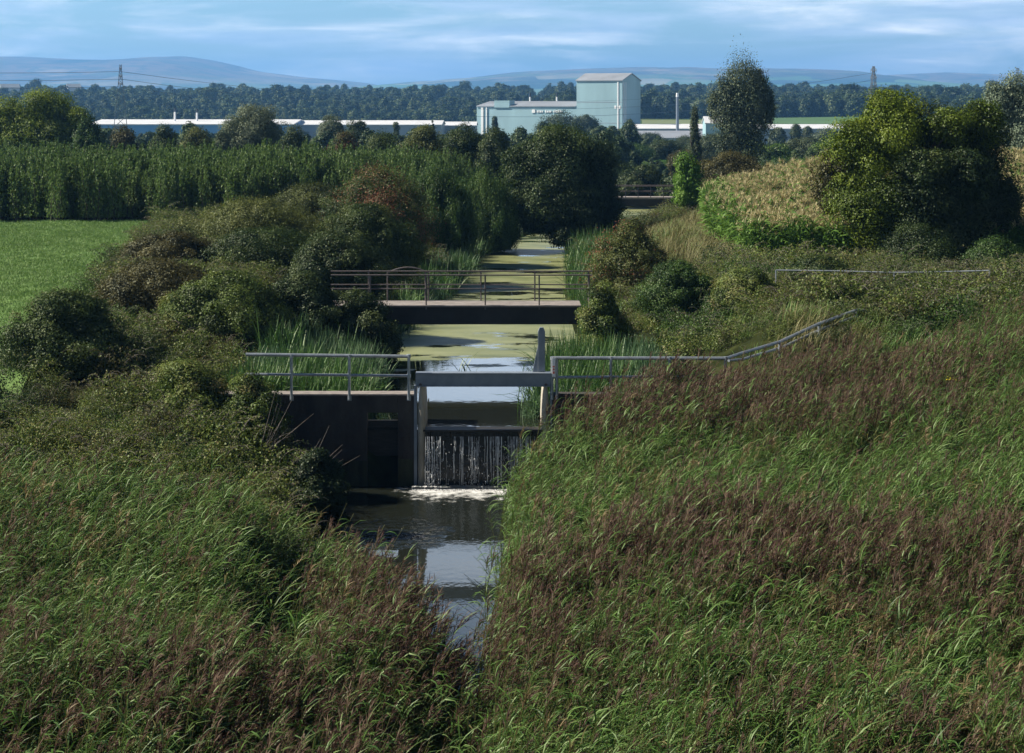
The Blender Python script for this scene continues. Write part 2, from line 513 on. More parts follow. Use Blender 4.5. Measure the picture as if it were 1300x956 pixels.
        s2 = N(nt, 'ShaderNodeMapRange'); s2.inputs['From Min'].default_value = 50.0; s2.inputs['From Max'].default_value = 56
        s2.inputs['To Min'].default_value = .02; s2.inputs['To Max'].default_value = .22
        L(sp.outputs['Y'], s2.inputs['Value'])
        sx = N(nt, 'ShaderNodeMath', operation='MAXIMUM'); L(st.outputs[0], sx.inputs[0]); L(s2.outputs[0], sx.inputs[1])
        L(sx.outputs[0], bp.inputs['Strength'])
        bp.inputs['Distance'].default_value = .1
        # foam
        fm = N(nt, 'ShaderNodeMapRange'); fm.inputs['From Min'].default_value = 53.6; fm.inputs['From Max'].default_value = 57.2
        L(sp.outputs['Y'], fm.inputs['Value'])
        n1 = N(nt, 'ShaderNodeTexNoise'); n1.inputs['Scale'].default_value = 3.2; n1.inputs['Detail'].default_value = 9; n1.inputs['Roughness'].default_value = .7
        m1 = N(nt, 'ShaderNodeMapping'); m1.inputs['Scale'].default_value = (.8, .8, 1)
        L(g.outputs['Position'], m1.inputs[0]); L(m1.outputs[0], n1.inputs['Vector'])
        xr = N(nt, 'ShaderNodeMapRange'); xr.inputs['From Min'].default_value = -4.4; xr.inputs['From Max'].default_value = -2.6
        L(sp.outputs['X'], xr.inputs['Value'])
        pr = N(nt, 'ShaderNodeMath', operation='MULTIPLY'); L(fm.outputs[0], pr.inputs[0]); L(xr.outputs[0], pr.inputs[1])
        pw = N(nt, 'ShaderNodeMath', operation='MULTIPLY_ADD'); pw.inputs[1].default_value = .50; pw.inputs[2].default_value = -.84; L(pr.outputs[0], pw.inputs[0])
        s = N(nt, 'ShaderNodeMath', operation='ADD'); L(pw.outputs[0], s.inputs[0]); L(n1.outputs['Fac'], s.inputs[1])
        ms = N(nt, 'ShaderNodeMapRange'); ms.inputs['From Min'].default_value = .0; ms.inputs['From Max'].default_value = .22; ms.inputs['To Max'].default_value = .85
        L(s.outputs[0], ms.inputs['Value'])
        df = N(nt, 'ShaderNodeBsdfDiffuse'); df.inputs[0].default_value = (.72, .72, .70, 1)
        mx = N(nt, 'ShaderNodeMixShader'); L(ms.outputs[0], mx.inputs[0]); L(w.outputs[0], mx.inputs[1]); L(df.outputs[0], mx.inputs[2])
        L(mx.outputs[0], out.inputs[0])
    return m


def water_strip(name, ys, z, extra, mat, label, c_off=0):
    V, Q = [], []
    for y in ys:
        c = np.interp(y, _cd, _cx); h = np.interp(y, _cd, _ch) + extra
        for t in np.linspace(-1, 1, 9): V.append((c + t * h, y, z))
    n = len(ys)
    for k in range(n - 1):
        for j in range(8):
            a = k * 9 + j
            Q.append((a, a + 1, a + 10, a + 9))
    o = link(name, np_mesh(name, V, Q, mats=[mat]))
    return tag(o, label, 'water', kind='structure')


M['upwater'] = water_mat('duckweed water', True)
M['lowwater'] = water_mat('tail water', False)
water_strip('canal_water', np.concatenate([np.arange(58.06, 70, 1), np.arange(70, 182, 2)]), WU, .9, M['upwater'],
            'still canal water with olive duckweed above the weir')
water_strip('tail_water', np.concatenate([np.arange(23, 57, 1), [57.98]]), WL, .6, M['lowwater'],
            'dark mirror like water below the waterfall with foam at its head')

# ------------------------------------------------------------------ weir
Yw = 58.0
XL, XR = PX(533, Yw), PX(693, Yw)         # pier centres
ZD = PZ(500, Yw)                          # wall top
weir = empty('weir', (-1.0, Yw, 0), label='dark concrete weir with two pale piers and a blue grey crossbeam', cat='weir')
wp = weir.location


def rel(o, t=None):
    """keep world coordinates of a part built in world space"""
    o.location = -Vector(t.location) if t is not None else -Vector(wp)
    return o


b = MB()
ox0, ox1 = PX(466, Yw), PX(505, Yw)
oz1 = PZ(524, Yw)
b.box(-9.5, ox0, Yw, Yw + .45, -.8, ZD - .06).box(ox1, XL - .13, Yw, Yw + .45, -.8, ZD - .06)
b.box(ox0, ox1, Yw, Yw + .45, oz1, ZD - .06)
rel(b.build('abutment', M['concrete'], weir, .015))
b = MB(); b.box(-9.0, ox0 - .003, Yw - .012, Yw - .001, -.7, .75); rel(b.build('algae_band', M['algae'], weir))
b = MB(); b.box(ox1 + .003, XL - .2, Yw - .012, Yw - .001, -.7, .8); rel(b.build('algae_band', M['algae'], weir))
b = MB(); b.box(-9.5, XL - .13, Yw - .03, Yw + .6, ZD - .057, ZD)
rel(b.build('coping', M['deckconc'], weir, .012))
b = MB(); b.box(ox0 - .05, ox1 + .05, Yw + .5, Yw + .58, -.7, PZ(537, Yw))
rel(b.build('stop_board', M['dark_timber'], weir))
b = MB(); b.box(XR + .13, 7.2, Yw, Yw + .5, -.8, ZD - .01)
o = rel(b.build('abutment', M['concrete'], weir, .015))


def pier(xc, w):
    """round nosed pier, swelling at mid height like the photo's lens shape"""
    b = MB()
    prof = [(3.0, .3), (2.7, .62), (2.3, .84), (1.9, .95), (1.5, 1.0), (.8, .9), (-.8, .9)]
    ring = []
    n = 10
    for z, s in prof:
        r = w / 2 * s
        ring.append([(xc - r, Yw + 2.0, z)] + [(xc + r * math.cos(PI + PI * k / n), Yw + .02 - r * 1.3 * math.sin(PI * k / n), z) for k in range(n + 1)] + [(xc + r, Yw + 2.0, z)])
    vs = [p for rg in ring for p in rg]
    m_ = len(ring[0])
    fs = []
    for a in range(len(ring) - 1):
        for k in range(m_):
            fs.append((a * m_ + k, a * m_ + (k + 1) % m_, (a + 1) * m_ + (k + 1) % m_, (a + 1) * m_ + k))
    fs.append(tuple(range(m_)))
    fs.append(tuple(range((len(ring) - 1) * m_, len(ring) * m_)))
    b.add(vs, fs)
    return rel(b.build('pier', M['creamconc'], weir))


pier(XL + .04, .22)
pier(XR - .01, .27)
b = MB(); b.box(XL - .17, XL - .08, Yw - .05, Yw + .1, .0, 2.97)
rel(b.build('guide_channel', M['bluesteel'], weir))
b = MB(); b.box(XR + .12, XR + .18, Yw - .05, Yw + .1, .4, 2.97)
rel(b.build('guide_channel', M['bluesteel'], weir))
b = MB(); b.box(XL - .12, XR + .14, Yw - .12, Yw + .16, PZ(489, Yw), PZ(474, Yw))
b.box(XL - .12, XR + .14, Yw - .17, Yw + .2, PZ(474, Yw), PZ(472.6, Yw)).box(XL - .12, XR + .14, Yw - .17, Yw + .2, PZ(490, Yw), PZ(489, Yw))
beam = rel(b.build('crossbeam', M['bluesteel'], weir, .006))
for x in (XL + .02, XR - .0):
    b = MB(); b.bar((x, Yw - .14, 3.0), (x, Yw - .10, 3.0), .045)
    b.build('bolt', M['rustrail'], beam)
b = MB()
xp0, xp1 = PX(683, Yw), PX(692, Yw)
zt = PZ(416, Yw)
b.box(xp0, xp1, Yw + .02, Yw + .16, PZ(472, Yw), zt - .12)
b.prism([(xp0, zt - .12), (xp1, zt - .12), (xp1 - .05, zt), (xp0 + .05, zt)], 1, Yw + .02, Yw + .16)
b.prism([(xp0 - .002, 3.36), (xp0 - .002, 4.12), (PX(676, Yw), 3.36)], 1, Yw + .06, Yw + .12)
rel(b.build('lifting_post', M['bluesteel'], weir, .006))
b = MB(); b.box(XL + .1, XR - .1, Yw - .12, Yw + .5, WU - .035, WU + .02)
rel(b.build('sill', M['dark_timber'], weir, .008))
b = MB(); b.box(XL + .1, XR - .1, Yw + .04, Yw + .5, -.8, WU - .035)
M['wetface'] = noise_mat('wet weir face', [(.3, (.010, .011, .013)), (.7, (.03, .032, .035))], 5, 6, .18, .5, 9, spec=.5, stretch=(3, 1, .15))
rel(b.build('fall_face', M['wetface'], weir))

# waterfall: many separate falling threads breaking into beads
V, Q, T = [], [], []
def thread(x, y0, z0, z1, w, wob):
    zs = np.linspace(z0, z1, 7)
    t = (z0 - zs) / 1.7
    k = len(V)
    for j, z in enumerate(zs):
        ww = w * (1 - .4 * t[j]) * (1 + .5 * math.sin(j * 2.1 + x * 40))
        y = y0 - .22 * ((WU - z) / 1.7) ** .6
        xx = x + wob * math.sin(j * 1.3 + x * 17)
        V.extend([(xx - ww, y, z), (xx, y - ww, z), (xx + ww, y, z)])
        if j:
            a_ = k + (j - 1) * 3; c_ = k + j * 3
            Q.extend([(a_, a_ + 1, c_ + 1, c_), (a_ + 1, a_ + 2, c_ + 2, c_ + 1)])
dens = lambda x: .25 + .75 * max(math.exp(-((x - PX(548, Yw)) / .22) ** 2), .9 * math.exp(-((x - PX(602, Yw)) / .12) ** 2), .7 * math.exp(-((x - PX(650, Yw)) / .5) ** 2))
for x in R.uniform(XL + .16, XR - .16, 300):
    if R.random() > dens(x) * .8: continue
    zt = WU - .16 - (R.random() < .4) * R.uniform(0, .5)
    thread(x, Yw - .13 + R.normal(0, .015), zt, max(-.02, zt - R.uniform(.3, 1.7)), R.uniform(.002, .008), .006)
# beads where the threads break up
for k in range(2600):
    x = R.uniform(XL + .14, XR - .14)
    if R.random() > dens(x) ** 1.5: continue
    z = WU - .1 - 1.55 * R.uniform(.05, 1) ** .7
    y = Yw - .14 - .22 * ((WU - z) / 1.7) ** .6 + R.normal(0, .02)
    r = R.uniform(.005, .016); l = r * R.uniform(1.2, 3.5)
    k0 = len(V)
    V.extend([(x - r, y, z), (x + r, y, z), (x, y - r, z), (x, y + r, z), (x, y, z + l), (x, y, z - l)])
    for a_ in (0, 1):
        for c_ in (2, 3):
            for e_ in (4, 5): T.append((k0 + a_, k0 + c_, k0 + e_))
M['fallwater'] = noise_mat('falling water', [(.3, (.5, .53, .56)), (.7, (.8, .82, .84))], 9, 4, .25, spec=.6)
o = link('waterfall', np_mesh('waterfall', V, Q, T, mats=[M['fallwater']]))
tag(o, 'thin white threads of water falling over the weir sill', 'waterfall', kind='structure')
# splash lumps at the foot of the fall
V, T = [], []
for k in range(4200):
    x = R.uniform(XL - .2, XR + .05); y = Yw - .30 - abs(R.normal(0, .2)); s_ = R.uniform(.006, .03) * (1.2 - min(1, (Yw - .30 - y)))
    z = R.uniform(0, .07) * max(.1, 1 - (Yw - .30 - y) / .45)
    k0 = len(V)
    V += [(x - s_ * 1.8, y, z), (x + s_ * 1.8, y, z), (x, y - s_, z), (x, y + s_, z), (x, y, z + s_ * .8), (x, y, z - s_)]
    for a in (0, 1):
        for c in (2, 3):
            for e in (4, 5): T.append((k0 + a, k0 + c, k0 + e))
M['foam'] = noise_mat('foam', [(.3, (.7, .7, .7)), (.7, (.82, .82, .82))], 9, 3, .8)
o = link('foam', np_mesh('foam', V, tris=T, mats=[M['foam']]))
tag(o, 'white foam churning at the foot of the waterfall', 'foam', kind='stuff')

# ------------------------------------------------------------------ handrails of the weir
def rail_thing(name, loc, label, cat='handrail', group=None):
    return empty(name, loc, label=label, cat=cat, group=group)


hr = rail_thing('handrail', (PX(443, Yw), Yw - .06, ZD), 'two rail galvanised handrail left of the weir opening, running into the bushes')
yq = Yw - .07
for px in (370, 443.5, 519):
    b = MB(); b.bar((PX(px, yq), yq, ZD - .16), (PX(px, yq), yq, PZ(452, yq)), .042)
    b.bar((PX(px, yq), yq, PZ(452, yq) - .05), (PX(px, yq), yq, PZ(452, yq) + .05), .062)
    b.bar((PX(px, yq), yq, PZ(477, yq) - .05), (PX(px, yq), yq, PZ(477, yq) + .05), .06)
    b.box(PX(px, yq) - .06, PX(px, yq) + .06, yq + .03, yq + .062, ZD - .2, ZD - .065)
    rel(b.build('post', M['galv'], hr), hr)
b = MB(); b.bar((PX(312, yq), yq, PZ(450, yq)), (PX(519, yq), yq, PZ(452.5, yq)), .05)
rel(b.build('top_rail', M['galv'], hr), hr)
b = MB(); b.bar((PX(312, yq), yq, PZ(475, yq)), (PX(519, yq), yq, PZ(477, yq)), .04)
rel(b.build('mid_rail', M['galv'], hr), hr)

hr = rail_thing('handrail', (PX(775, Yw), Yw - .06, ZD), 'galvanised handrail right of the weir that climbs the reedy bank')
for px in (701, 707, 775.5, 850, 921):
    b = MB(); b.bar((PX(px, yq), yq, ZD - .16), (PX(px, yq), yq, PZ(455, yq)), .042)
    if px != 707:
        for yy in (455, 479):
            b.bar((PX(px, yq), yq, PZ(yy, yq) - .05), (PX(px, yq), yq, PZ(yy, yq) + .05), .06)
    rel(b.build('post', M['galv'], hr), hr)
b = MB(); b.bar((PX(701, yq), yq, PZ(454.5, yq)), (PX(922, yq), yq, PZ(455, yq)), .052)
rel(b.build('top_rail', M['galv'], hr), hr)
b = MB(); b.bar((PX(701, yq), yq, PZ(479, yq)), (PX(922, yq), yq, PZ(478, yq)), .042)
rel(b.build('mid_rail', M['galv'], hr), hr)
slope = [(922, 455, 57.93), (940, 449, 58.6), (990, 434, 60), (1040, 411, 61.5), (1088, 393.5, 63), (1101, 395, 63.3)]
pts = [Vector((PX(a, d), d, PZ(c, d))) for a, c, d in slope]
b = MB(); b.tube(pts, .05); rel(b.build('sloping_top_rail', M['galv'], hr), hr)
b = MB(); b.tube([p + Vector((.1, .25, -.1 - .1 * (k > 0))) for k, p in enumerate(pts[:-1])], .042); rel(b.build('sloping_mid_rail', M['galv'], hr), hr)
for k in (2, 3, 4):
    b = MB(); b.bar(pts[k] + Vector((0, 0, .03)), (pts[k].x, pts[k].y, gz(pts[k].x, pts[k].y) - .2), .045)
    rel(b.build('post', M['galv'], hr), hr)
sg = empty('warning_sign', (PX(703, Yw), Yw - .13, PZ(477, Yw)), label='narrow white and red warning plate fixed on a handrail post', cat='sign')
x0, x1 = PX(700.6, Yw) , PX(705, Yw)
b = MB(); b.box(x0, x1, Yw - .15, Yw - .135, PZ(477.5, Yw), PZ(453.5, Yw)); rel(b.build('plate', M['whitepaint'], sg, .004), sg)
for a, c in ((473.5, 470.5), (469.3, 467), (465.6, 463.6)):
    b = MB(); b.box(x0 + .02, x1 - .02, Yw - .154, Yw - .1515, PZ(a, Yw), PZ(c, Yw))
    rel(b.build('red_marking', M['redpaint'], sg), sg)

# ------------------------------------------------------------------ footbridges
Yb = 72.0
fb = empty('footbridge', (-.5, Yb, 3.9), label='narrow concrete footbridge over the canal with dark pipe railings behind the weir', cat='footbridge')
zb = PZ(387.5, Yb)
b = MB(); b.box(-8.6, PX(737, Yb) + .02, Yb - .02, Yb + 1.75, zb - .07, zb); rel(b.build('deck', M['deckconc'], fb, .015), fb)
b = MB(); b.box(-8.4, PX(737, Yb) - .1, Yb + .08, Yb + 1.6, PZ(412, Yb), zb - .073)
b.box(-8.4, PX(737, Yb) - .1, Yb + .04, Yb + .079, PZ(412, Yb), PZ(409.5, Yb))
rel(b.build('girder', M['girder'], fb), fb)
for yy, offs, side in ((Yb + .03, (462, 470, 541, 616, 684.5, 748), 0), (Yb + 1.68, (468, 540, 610.5, 679, 747), 1)):
    rl = MB()
    zt_ = zb + 1.1
    rl.bar((PX(420, yy), yy, zt_), (PX(752, yy), yy, zt_), .027)
    top = rel(rl.build('railing', M['rustrail'], fb), fb)
    rl = MB(); rl.bar((PX(420, yy), yy, zt_ - .5), (PX(752, yy), yy, zt_ - .5), .023); rl.build('mid_rail', M['rustrail'], top)
    for px in offs[1 - side:] if side == 0 else offs:
        rl = MB(); rl.bar((PX(px, yy), yy, zb - .16 if side == 0 else zb), (PX(px, yy), yy, zt_), .027); rl.build('post', M['rustrail'], top)
hoop = [(PX(492 + 52 * t, 75.0), 75.0, PZ(346, 75.0) + .2 * math.sin(PI * t)) for t in np.linspace(0, 1, 13)]
hoop = [(hoop[0][0], 75.0, 3.3)] + hoop + [(hoop[-1][0], 75.0, 3.3)]
b = MB(); b.tube(hoop, .03)
o = b.build('metal_hoop', M['rustrail']); tag(o, 'low curved metal hoop behind the left end of the footbridge railing', 'hoop')

Yf = 178.0
fb = empty('footbridge', (PX(822, Yf), Yf, PZ(250, Yf)), label='small distant concrete footbridge where the canal vanishes among trees', cat='footbridge')
zf = PZ(250.5, Yf)
b = MB(); b.box(PX(770, Yf), PX(880, Yf), Yf, Yf + 2.2, zf - .16, zf); rel(b.build('deck', M['deckconc'], fb), fb)
b = MB(); b.box(PX(770, Yf), PX(880, Yf), Yf + .1, Yf + 2.1, PZ(262, Yf), zf - .163); rel(b.build('girder', M['girder'], fb), fb)
for yy in (Yf + .1, Yf + 2.1):
    rl = MB(); rl.bar((PX(775, yy), yy, zf + 1), (PX(875, yy), yy, zf + 1), .035); top = rel(rl.build('railing', M['rustrail'], fb), fb)
    rl = MB(); rl.bar((PX(775, yy), yy, zf + .5), (PX(875, yy), yy, zf + .5), .03); rl.build('mid_rail', M['rustrail'], top)
    for px in np.arange(778, 880, 16):
        rl = MB(); rl.bar((PX(px, yy), yy, zf), (PX(px, yy), yy, zf + 1), .035); rl.build('post', M['rustrail'], top)

# pipe rail in the scrub on the right
gr = empty('guard_rail', (PX(1150, 74), 74, 4), label='thin galvanised rail half hidden in scrub below the large right tree', cat='rail')
ln = [(985, 343, 70), (1060, 344, 69.5), (1135, 346, 69), (1200, 345, 68.5), (1256, 343.5, 68)]
pts = [Vector((PX(a, d), d, PZ(c, d))) for a, c, d in ln]
b = MB(); b.tube(pts, .024); rel(b.build('top_rail', M['galv'], gr), gr)
for p in pts:
    b = MB(); b.bar(p, (p.x, p.y, gz(p.x, p.y) - .1), .026); rel(b.build('post', M['galv'], gr), gr)

# ------------------------------------------------------------------ buildings far off
Df = 950.0
th = math.radians(30)
sF = Df / F
fac = empty('factory', (PX(790, Df), Df, 0), label='tall pale blue factory tower joined to a long lower hall', cat='factory')
fac.rotation_euler = (0, 0, -th)      # local -x runs left along the front, +y goes back along the side
c_ = math.cos(th)
Lt, Lh, Wd = 57 * sF / c_ , 130 * sF / c_, 28 * sF / math.sin(th) * .93
zb_ = -9.0
ze, zr_ = PZ(102.5, Df), PZ(93.5, Df)
def gable(b, x0, x1, y0, y1, zb, ze, zr):
    ym = (y0 + y1) / 2
    b.prism([(y0, zb), (y1, zb), (y1, ze), (ym, zr), (y0, ze)], 0, x0, x1)
b = MB(); gable(b, -Lt, 0, 0, Wd, zb_, ze, zr_); b.build('tower', M['cladding'], fac)
def roof(b, x0, x1, y0, y1, ze, zr, o=.5, t=.35):
    ym = (y0 + y1) / 2
    b.prism([(y0 - o, ze - .1), (ym, zr + .05), (y1 + o, ze - .1), (y1 + o, ze + t), (ym, zr + t + .1), (y0 - o, ze + t)], 0, x0, x1)
b = MB(); roof(b, -Lt - .4, .4, 0, Wd, ze, zr_); b.build('roof', M['roofing'], fac)
zh, zhr = PZ(135.5, Df), PZ(129.5, Df)
b = MB(); gable(b, -Lt - Lh, -Lt + .0, .25, Wd + 6, zb_, zh, zhr); hall = b.build('hall', M['cladding'], fac)
b = MB(); roof(b, -Lt - Lh + .0, -Lt - .45, .25, Wd + 6, zh, zhr); b.build('hall_roof', M['roofing'], fac)
xb = -Lt - Lh + 24 * sF / c_
b = MB(); b.box(xb, xb + 20 * sF / c_, -.35, 5, zh - .5, zhr + .7); b.build('roof_box', M['cladding'], fac)
for x, w in ((-Lt - Lh + 1.4 * 2, 1.2), (-Lt - Lh + 1.4 * 4, .6), (-2.6, .6)):
    b = MB(); b.box(x, x + w, -.25, -.03 + (.25 if x < -Lt else 0), zb_, (zh if x < -Lt else ze) - .5); b.build('downpipe', M['whitepaint'], fac)
for y, w in ((1.2, .5), (3.4, .35)):
    b = MB(); b.box(.03, .2, y, y + w, zb_, ze - .6); b.build('downpipe', M['whitepaint'], fac)
b = MB()
xs0 = -Lt - 57 * sF / c_
zt_ = PZ(141, Df)
b.box(xs0, xs0 + 1.8, -.12, .18, zt_ - 1.0, zt_ + .8); b.build('emblem', M['whitepaint'], fac)
x = xs0 + 2.8
for k in range(16):
    w = R.uniform(.5, 1.0)
    if k not in (4, 9):
        b = MB(); b.box(x, x + w * .75, -.12, .18, zt_ - .8, zt_ + R.uniform(.1, .5)); b.build('letter', M['whitepaint'], fac)
    x += w + .15
for x in (-4.2, -1.9):
    b = MB(); b.box(x, x + 1.0, -.15, -.02, PZ(138, Df), PZ(134, Df)); b.build('wall_panel', M['whitepaint'], fac)
for f_ in (.33, .66):
    b = MB(); b.box(-Lt, 0, -.06, -.005, zb_ + (ze - zb_) * f_, zb_ + (ze - zb_) * f_ + .25)
    b.build('cladding_joint', M['greywall'], fac)

for px, y0, y1, D, r, lb in ((673, 118, 138, 1000, .5, 'thin white tipped flue behind the left part of the pale blue hall'),
                             (707, 118, 138, 1000, .55, 'thin white flue behind the pale blue hall next to the tower'),
                             (860, 118, 168, 900, .75, 'tall slim steel chimney among the white sheds right of the factory'),
                             (222, 137, 158, 880, .5, 'left of two slim flues over the long blue shed'),
                             (250, 138, 158, 880, .5, 'right of two slim flues over the long blue shed')):
    ch = empty('chimney', (PX(px, D), D, gz(PX(px, D), D)), label=lb, cat='chimney')
    b = MB(); zl = PZ(y0 + 5, D); b.bar((0, 0, 0), (0, 0, zl - ch.location.z), r, 12, r * .85); b.build('shaft', M['whitepaint'] if px != 860 else M['bluesteel'], ch)
    b = MB(); b.bar((0, 0, zl - ch.location.z), (0, 0, PZ(y0, D) - ch.location.z), r * .9, 12, r * .8); b.build('tip', M['darkgap'] if px not in (860,) else M['whitepaint'], ch)


def shed(px0, px1, D, depth, ye, yr, wall, lb, doors=(), roofm='whiteroof', rot=0.0):
    x0, x1 = PX(px0, D), PX(px1, D)
    g = -8.6
    s = empty('warehouse', ((x0 + x1) / 2, D, g), rot, lb, 'warehouse')
    w = (x1 - x0) / 2
    b = MB(); gable(b, -w, w, 0, depth, -2, PZ(ye, D) - g, PZ(yr, D) - g); b.build('wall', M[wall], s)
    b = MB(); roof(b, -w - .4, w + .4, 0, depth, PZ(ye, D) - g, PZ(yr, D) - g, .4, .3); b.build('roof', M[roofm], s)
    for d0, d1 in doors:
        b = MB(); b.box(PX(d0, D) - (x0 + x1) / 2, PX(d1, D) - (x0 + x1) / 2, -.1, -.02, .0, 3.2); b.build('door', M['darkgap'], s)
    return s


shed(112, 372, 860, 60, 158.5, 153.5, 'bluewall', 'long white roofed shed with a bright blue wall behind the left hedge')
shed(374, 560, 880, 50, 159, 154.5, 'greywall', 'long grey shed with a white roof left of the factory')
shed(540, 604, 930, 40, 160, 156, 'greywall', 'short grey shed touching the left end of the factory')
shed(806, 905, 930, 40, 164, 159, 'greywall', 'rear white roofed shed just right of the factory tower')
shed(800, 908, 860, 45, 176, 168, 'greywall', 'front pale roofed shed just right of the factory tower', roofm='roofing')
shed(896, 918, 840, 14, 157, 149, 'cladding', 'small pale blue shed with a steep white roof beside the poplar', doors=((900, 906),))
shed(960, 1092, 900, 50, 164, 159.5, 'greywall', 'white roofed shed behind the conical trees on the right')
for px, py, D, s_, lb in ((93, 113.5, 1750, 6, 'small pale farmhouse at the top edge of the far wood'),
                          (12, 114, 1700, 8, 'low grey roofed farmhouse on the wooded skyline at far left')):
    h = empty('farmhouse', (PX(px, D), D, PZ(py + 3, D)), .5, lb, 'house')
    b = MB(); b.box(-s_, s_, -3.5, 3.5, -6, 4); b.build('wall', M['whitepaint'], h)
    b = MB(); b.prism([(-4, 4.02), (4, 4.02), (0, 7.2)], 0, -s_ - .3, s_ + .3); b.build('roof', M['greywall'], h)


# ------------------------------------------------------------------ pylons and wires
def pylon(px, ytop, ybase, D, label, arms=(.94, .82, .70), w=.09):
    zt, zb0 = PZ(ytop, D), PZ(ybase, D)
    H = zt - zb0
    p = empty('electricity_pylon', (PX(px, D), D, zb0), math.radians(12), label, 'pylon')
    hw = lambda t: H * (w * (1 - t) ** 1.15 + .013)
    levels = [0, .18, .34, .48, .6, .70, .76, .82, .88, .94, 1.0]
    b = MB(); r = .14
    for sx, sy in ((1, 1), (1, -1), (-1, 1), (-1, -1)):
        for a, c in zip(levels[:-1], levels[1:]):
            b.bar((sx * hw(a), sy * hw(a), a * H), (sx * hw(c), sy * hw(c), c * H), r, 4)
    for a, c in zip(levels[:-1], levels[1:]):
        for q in range(4):
            s0 = [(1, 1), (1, -1), (-1, -1), (-1, 1)][q]; s1 = [(1, -1), (-1, -1), (-1, 1), (1, 1)][q]
            b.bar((s0[0] * hw(a), s0[1] * hw(a), a * H), (s1[0] * hw(c), s1[1] * hw(c), c * H), .09, 4)
            b.bar((s1[0] * hw(a), s1[1] * hw(a), a * H), (s0[0] * hw(c), s0[1] * hw(c), c * H), .09, 4)
            b.bar((s0[0] * hw(a), s0[1] * hw(a), a * H), (s1[0] * hw(a), s1[1] * hw(a), a * H), .07, 4)
    b.build('tower_frame', M['pylon'], p)
    for t in arms:
        ar = MB()
        ar.bar((0, -hw(t) - .1, t * H), (0, hw(t) + .1, t * H), .09, 4)
        for q in (-1, 1): ar.bar((-hw(t), q * hw(t), t * H), (hw(t), q * hw(t), t * H), .09, 4)
        for s in (-1, 1):
            tip = (0, s * H * .125, t * H)
            for q in (-1, 1):
                ar.bar((q * hw(t), s * hw(t), t * H - .03 * H), tip, .1, 4)
                ar.bar((q * hw(t), s * hw(t), t * H + .03 * H), tip, .1, 4)
            ar.bar(tip, (0, s * H * .125, t * H - .05 * H), .09, 4)
        ar.build('cross_arm', M['pylon'], p)
    return p, H


pA, HA = pylon(153, 82, 162, 780, 'dark lattice pylon standing before the long blue shed')
pB, HB = pylon(1109, 84, 160, 1000, 'pale lattice pylon rising behind the large yellow green tree')
pylon(1292, 86, 170, 1500, 'tiny lattice pylon top above the silver tree', w=.06)


def wire(p0, p1, sag, r=.05):
    b = MB()
    p0, p1 = Vector(p0), Vector(p1)
    pts = []
    for t in np.linspace(0, 1, 25):
        q = p0.lerp(p1, t); q.z -= sag * 4 * t * (1 - t); pts.append(q)
    b.tube(pts, r, 4)
    return b


for k, (t, s) in enumerate(((.94, 1), (.94, -1), (.82, 1), (.82, -1), (.70, 1), (.70, -1))):
    a = Vector((pA.location.x, pA.location.y + s * HA * .125, pA.location.z + t * HA - .05 * HA))
    c = Vector((pB.location.x, pB.location.y + s * HB * .125, pB.location.z + t * HB - .05 * HB))
    o = wire(a, c, 13.5).build('power_line', M['pylon'])
    tag(o, 'thin power line sagging between the two pylons in front of the factory', 'power line', 'power lines between the pylons')
    d = a - (c - a) * .5
    o = wire(a, (a.x - 160, a.y - 45, a.z + 3), 2.0).build('power_line', M['pylon'])
    tag(o, 'thin power line running from the dark pylon out to the left edge', 'power line', 'power lines left of the dark pylon')


# ------------------------------------------------------------------ hills
def hill(name, sil, D, depth, mat, label, base=-5, rough=14, seed=0):
    xs = np.linspace(sil[0][0], sil[-1][0], 260)
    yt = np.interp(xs, [s[0] for s in sil], [s[1] for s in sil])
    k = np.array([.05, .2, .4, .2, .05]); k = np.array([1, 2, 3, 4, 3, 2, 1.]); k /= k.sum()
    yt = np.convolve(np.pad(yt, 3, mode='edge'), k, 'valid')
    rows = []
    ts = np.linspace(0, 1.5, 46)
    for t in ts:
        d = D - depth * (1 - t)
        X = (xs - 650) / F * D * (1 - .12 * (1 - t))
        Zt = CZ - (yt - YH) / F * D
        s = np.where(t <= 1, 1 - (1 - min(t, 1)) ** 1.6, 1 - (max(t, 1) - 1) ** 1.3)
        z = base + (Zt - base) * s
        z = z + rough * wav(X, d + 0 * X, .0024, seed) * np.sin(PI * min(t, 1)) + rough * .4 * wav(X, d + 0 * X, .008, seed + 1) * np.sin(PI * min(t, 1)) ** .7
        rows.append(np.stack([X, np.full_like(X, d), z], -1))
    V = np.array(rows); ny, nx = V.shape[:2]
    i = (np.arange(ny - 1)[:, None] * nx + np.arange(nx - 1)[None, :]).ravel()
    Q = np.stack([i, i + 1, i + nx + 1, i + nx], 1)
    o = link(name, np_mesh(name, V.reshape(-1, 3), Q, mats=[mat], smooth=True))
    return tag(o, label, 'hills', kind='structure')


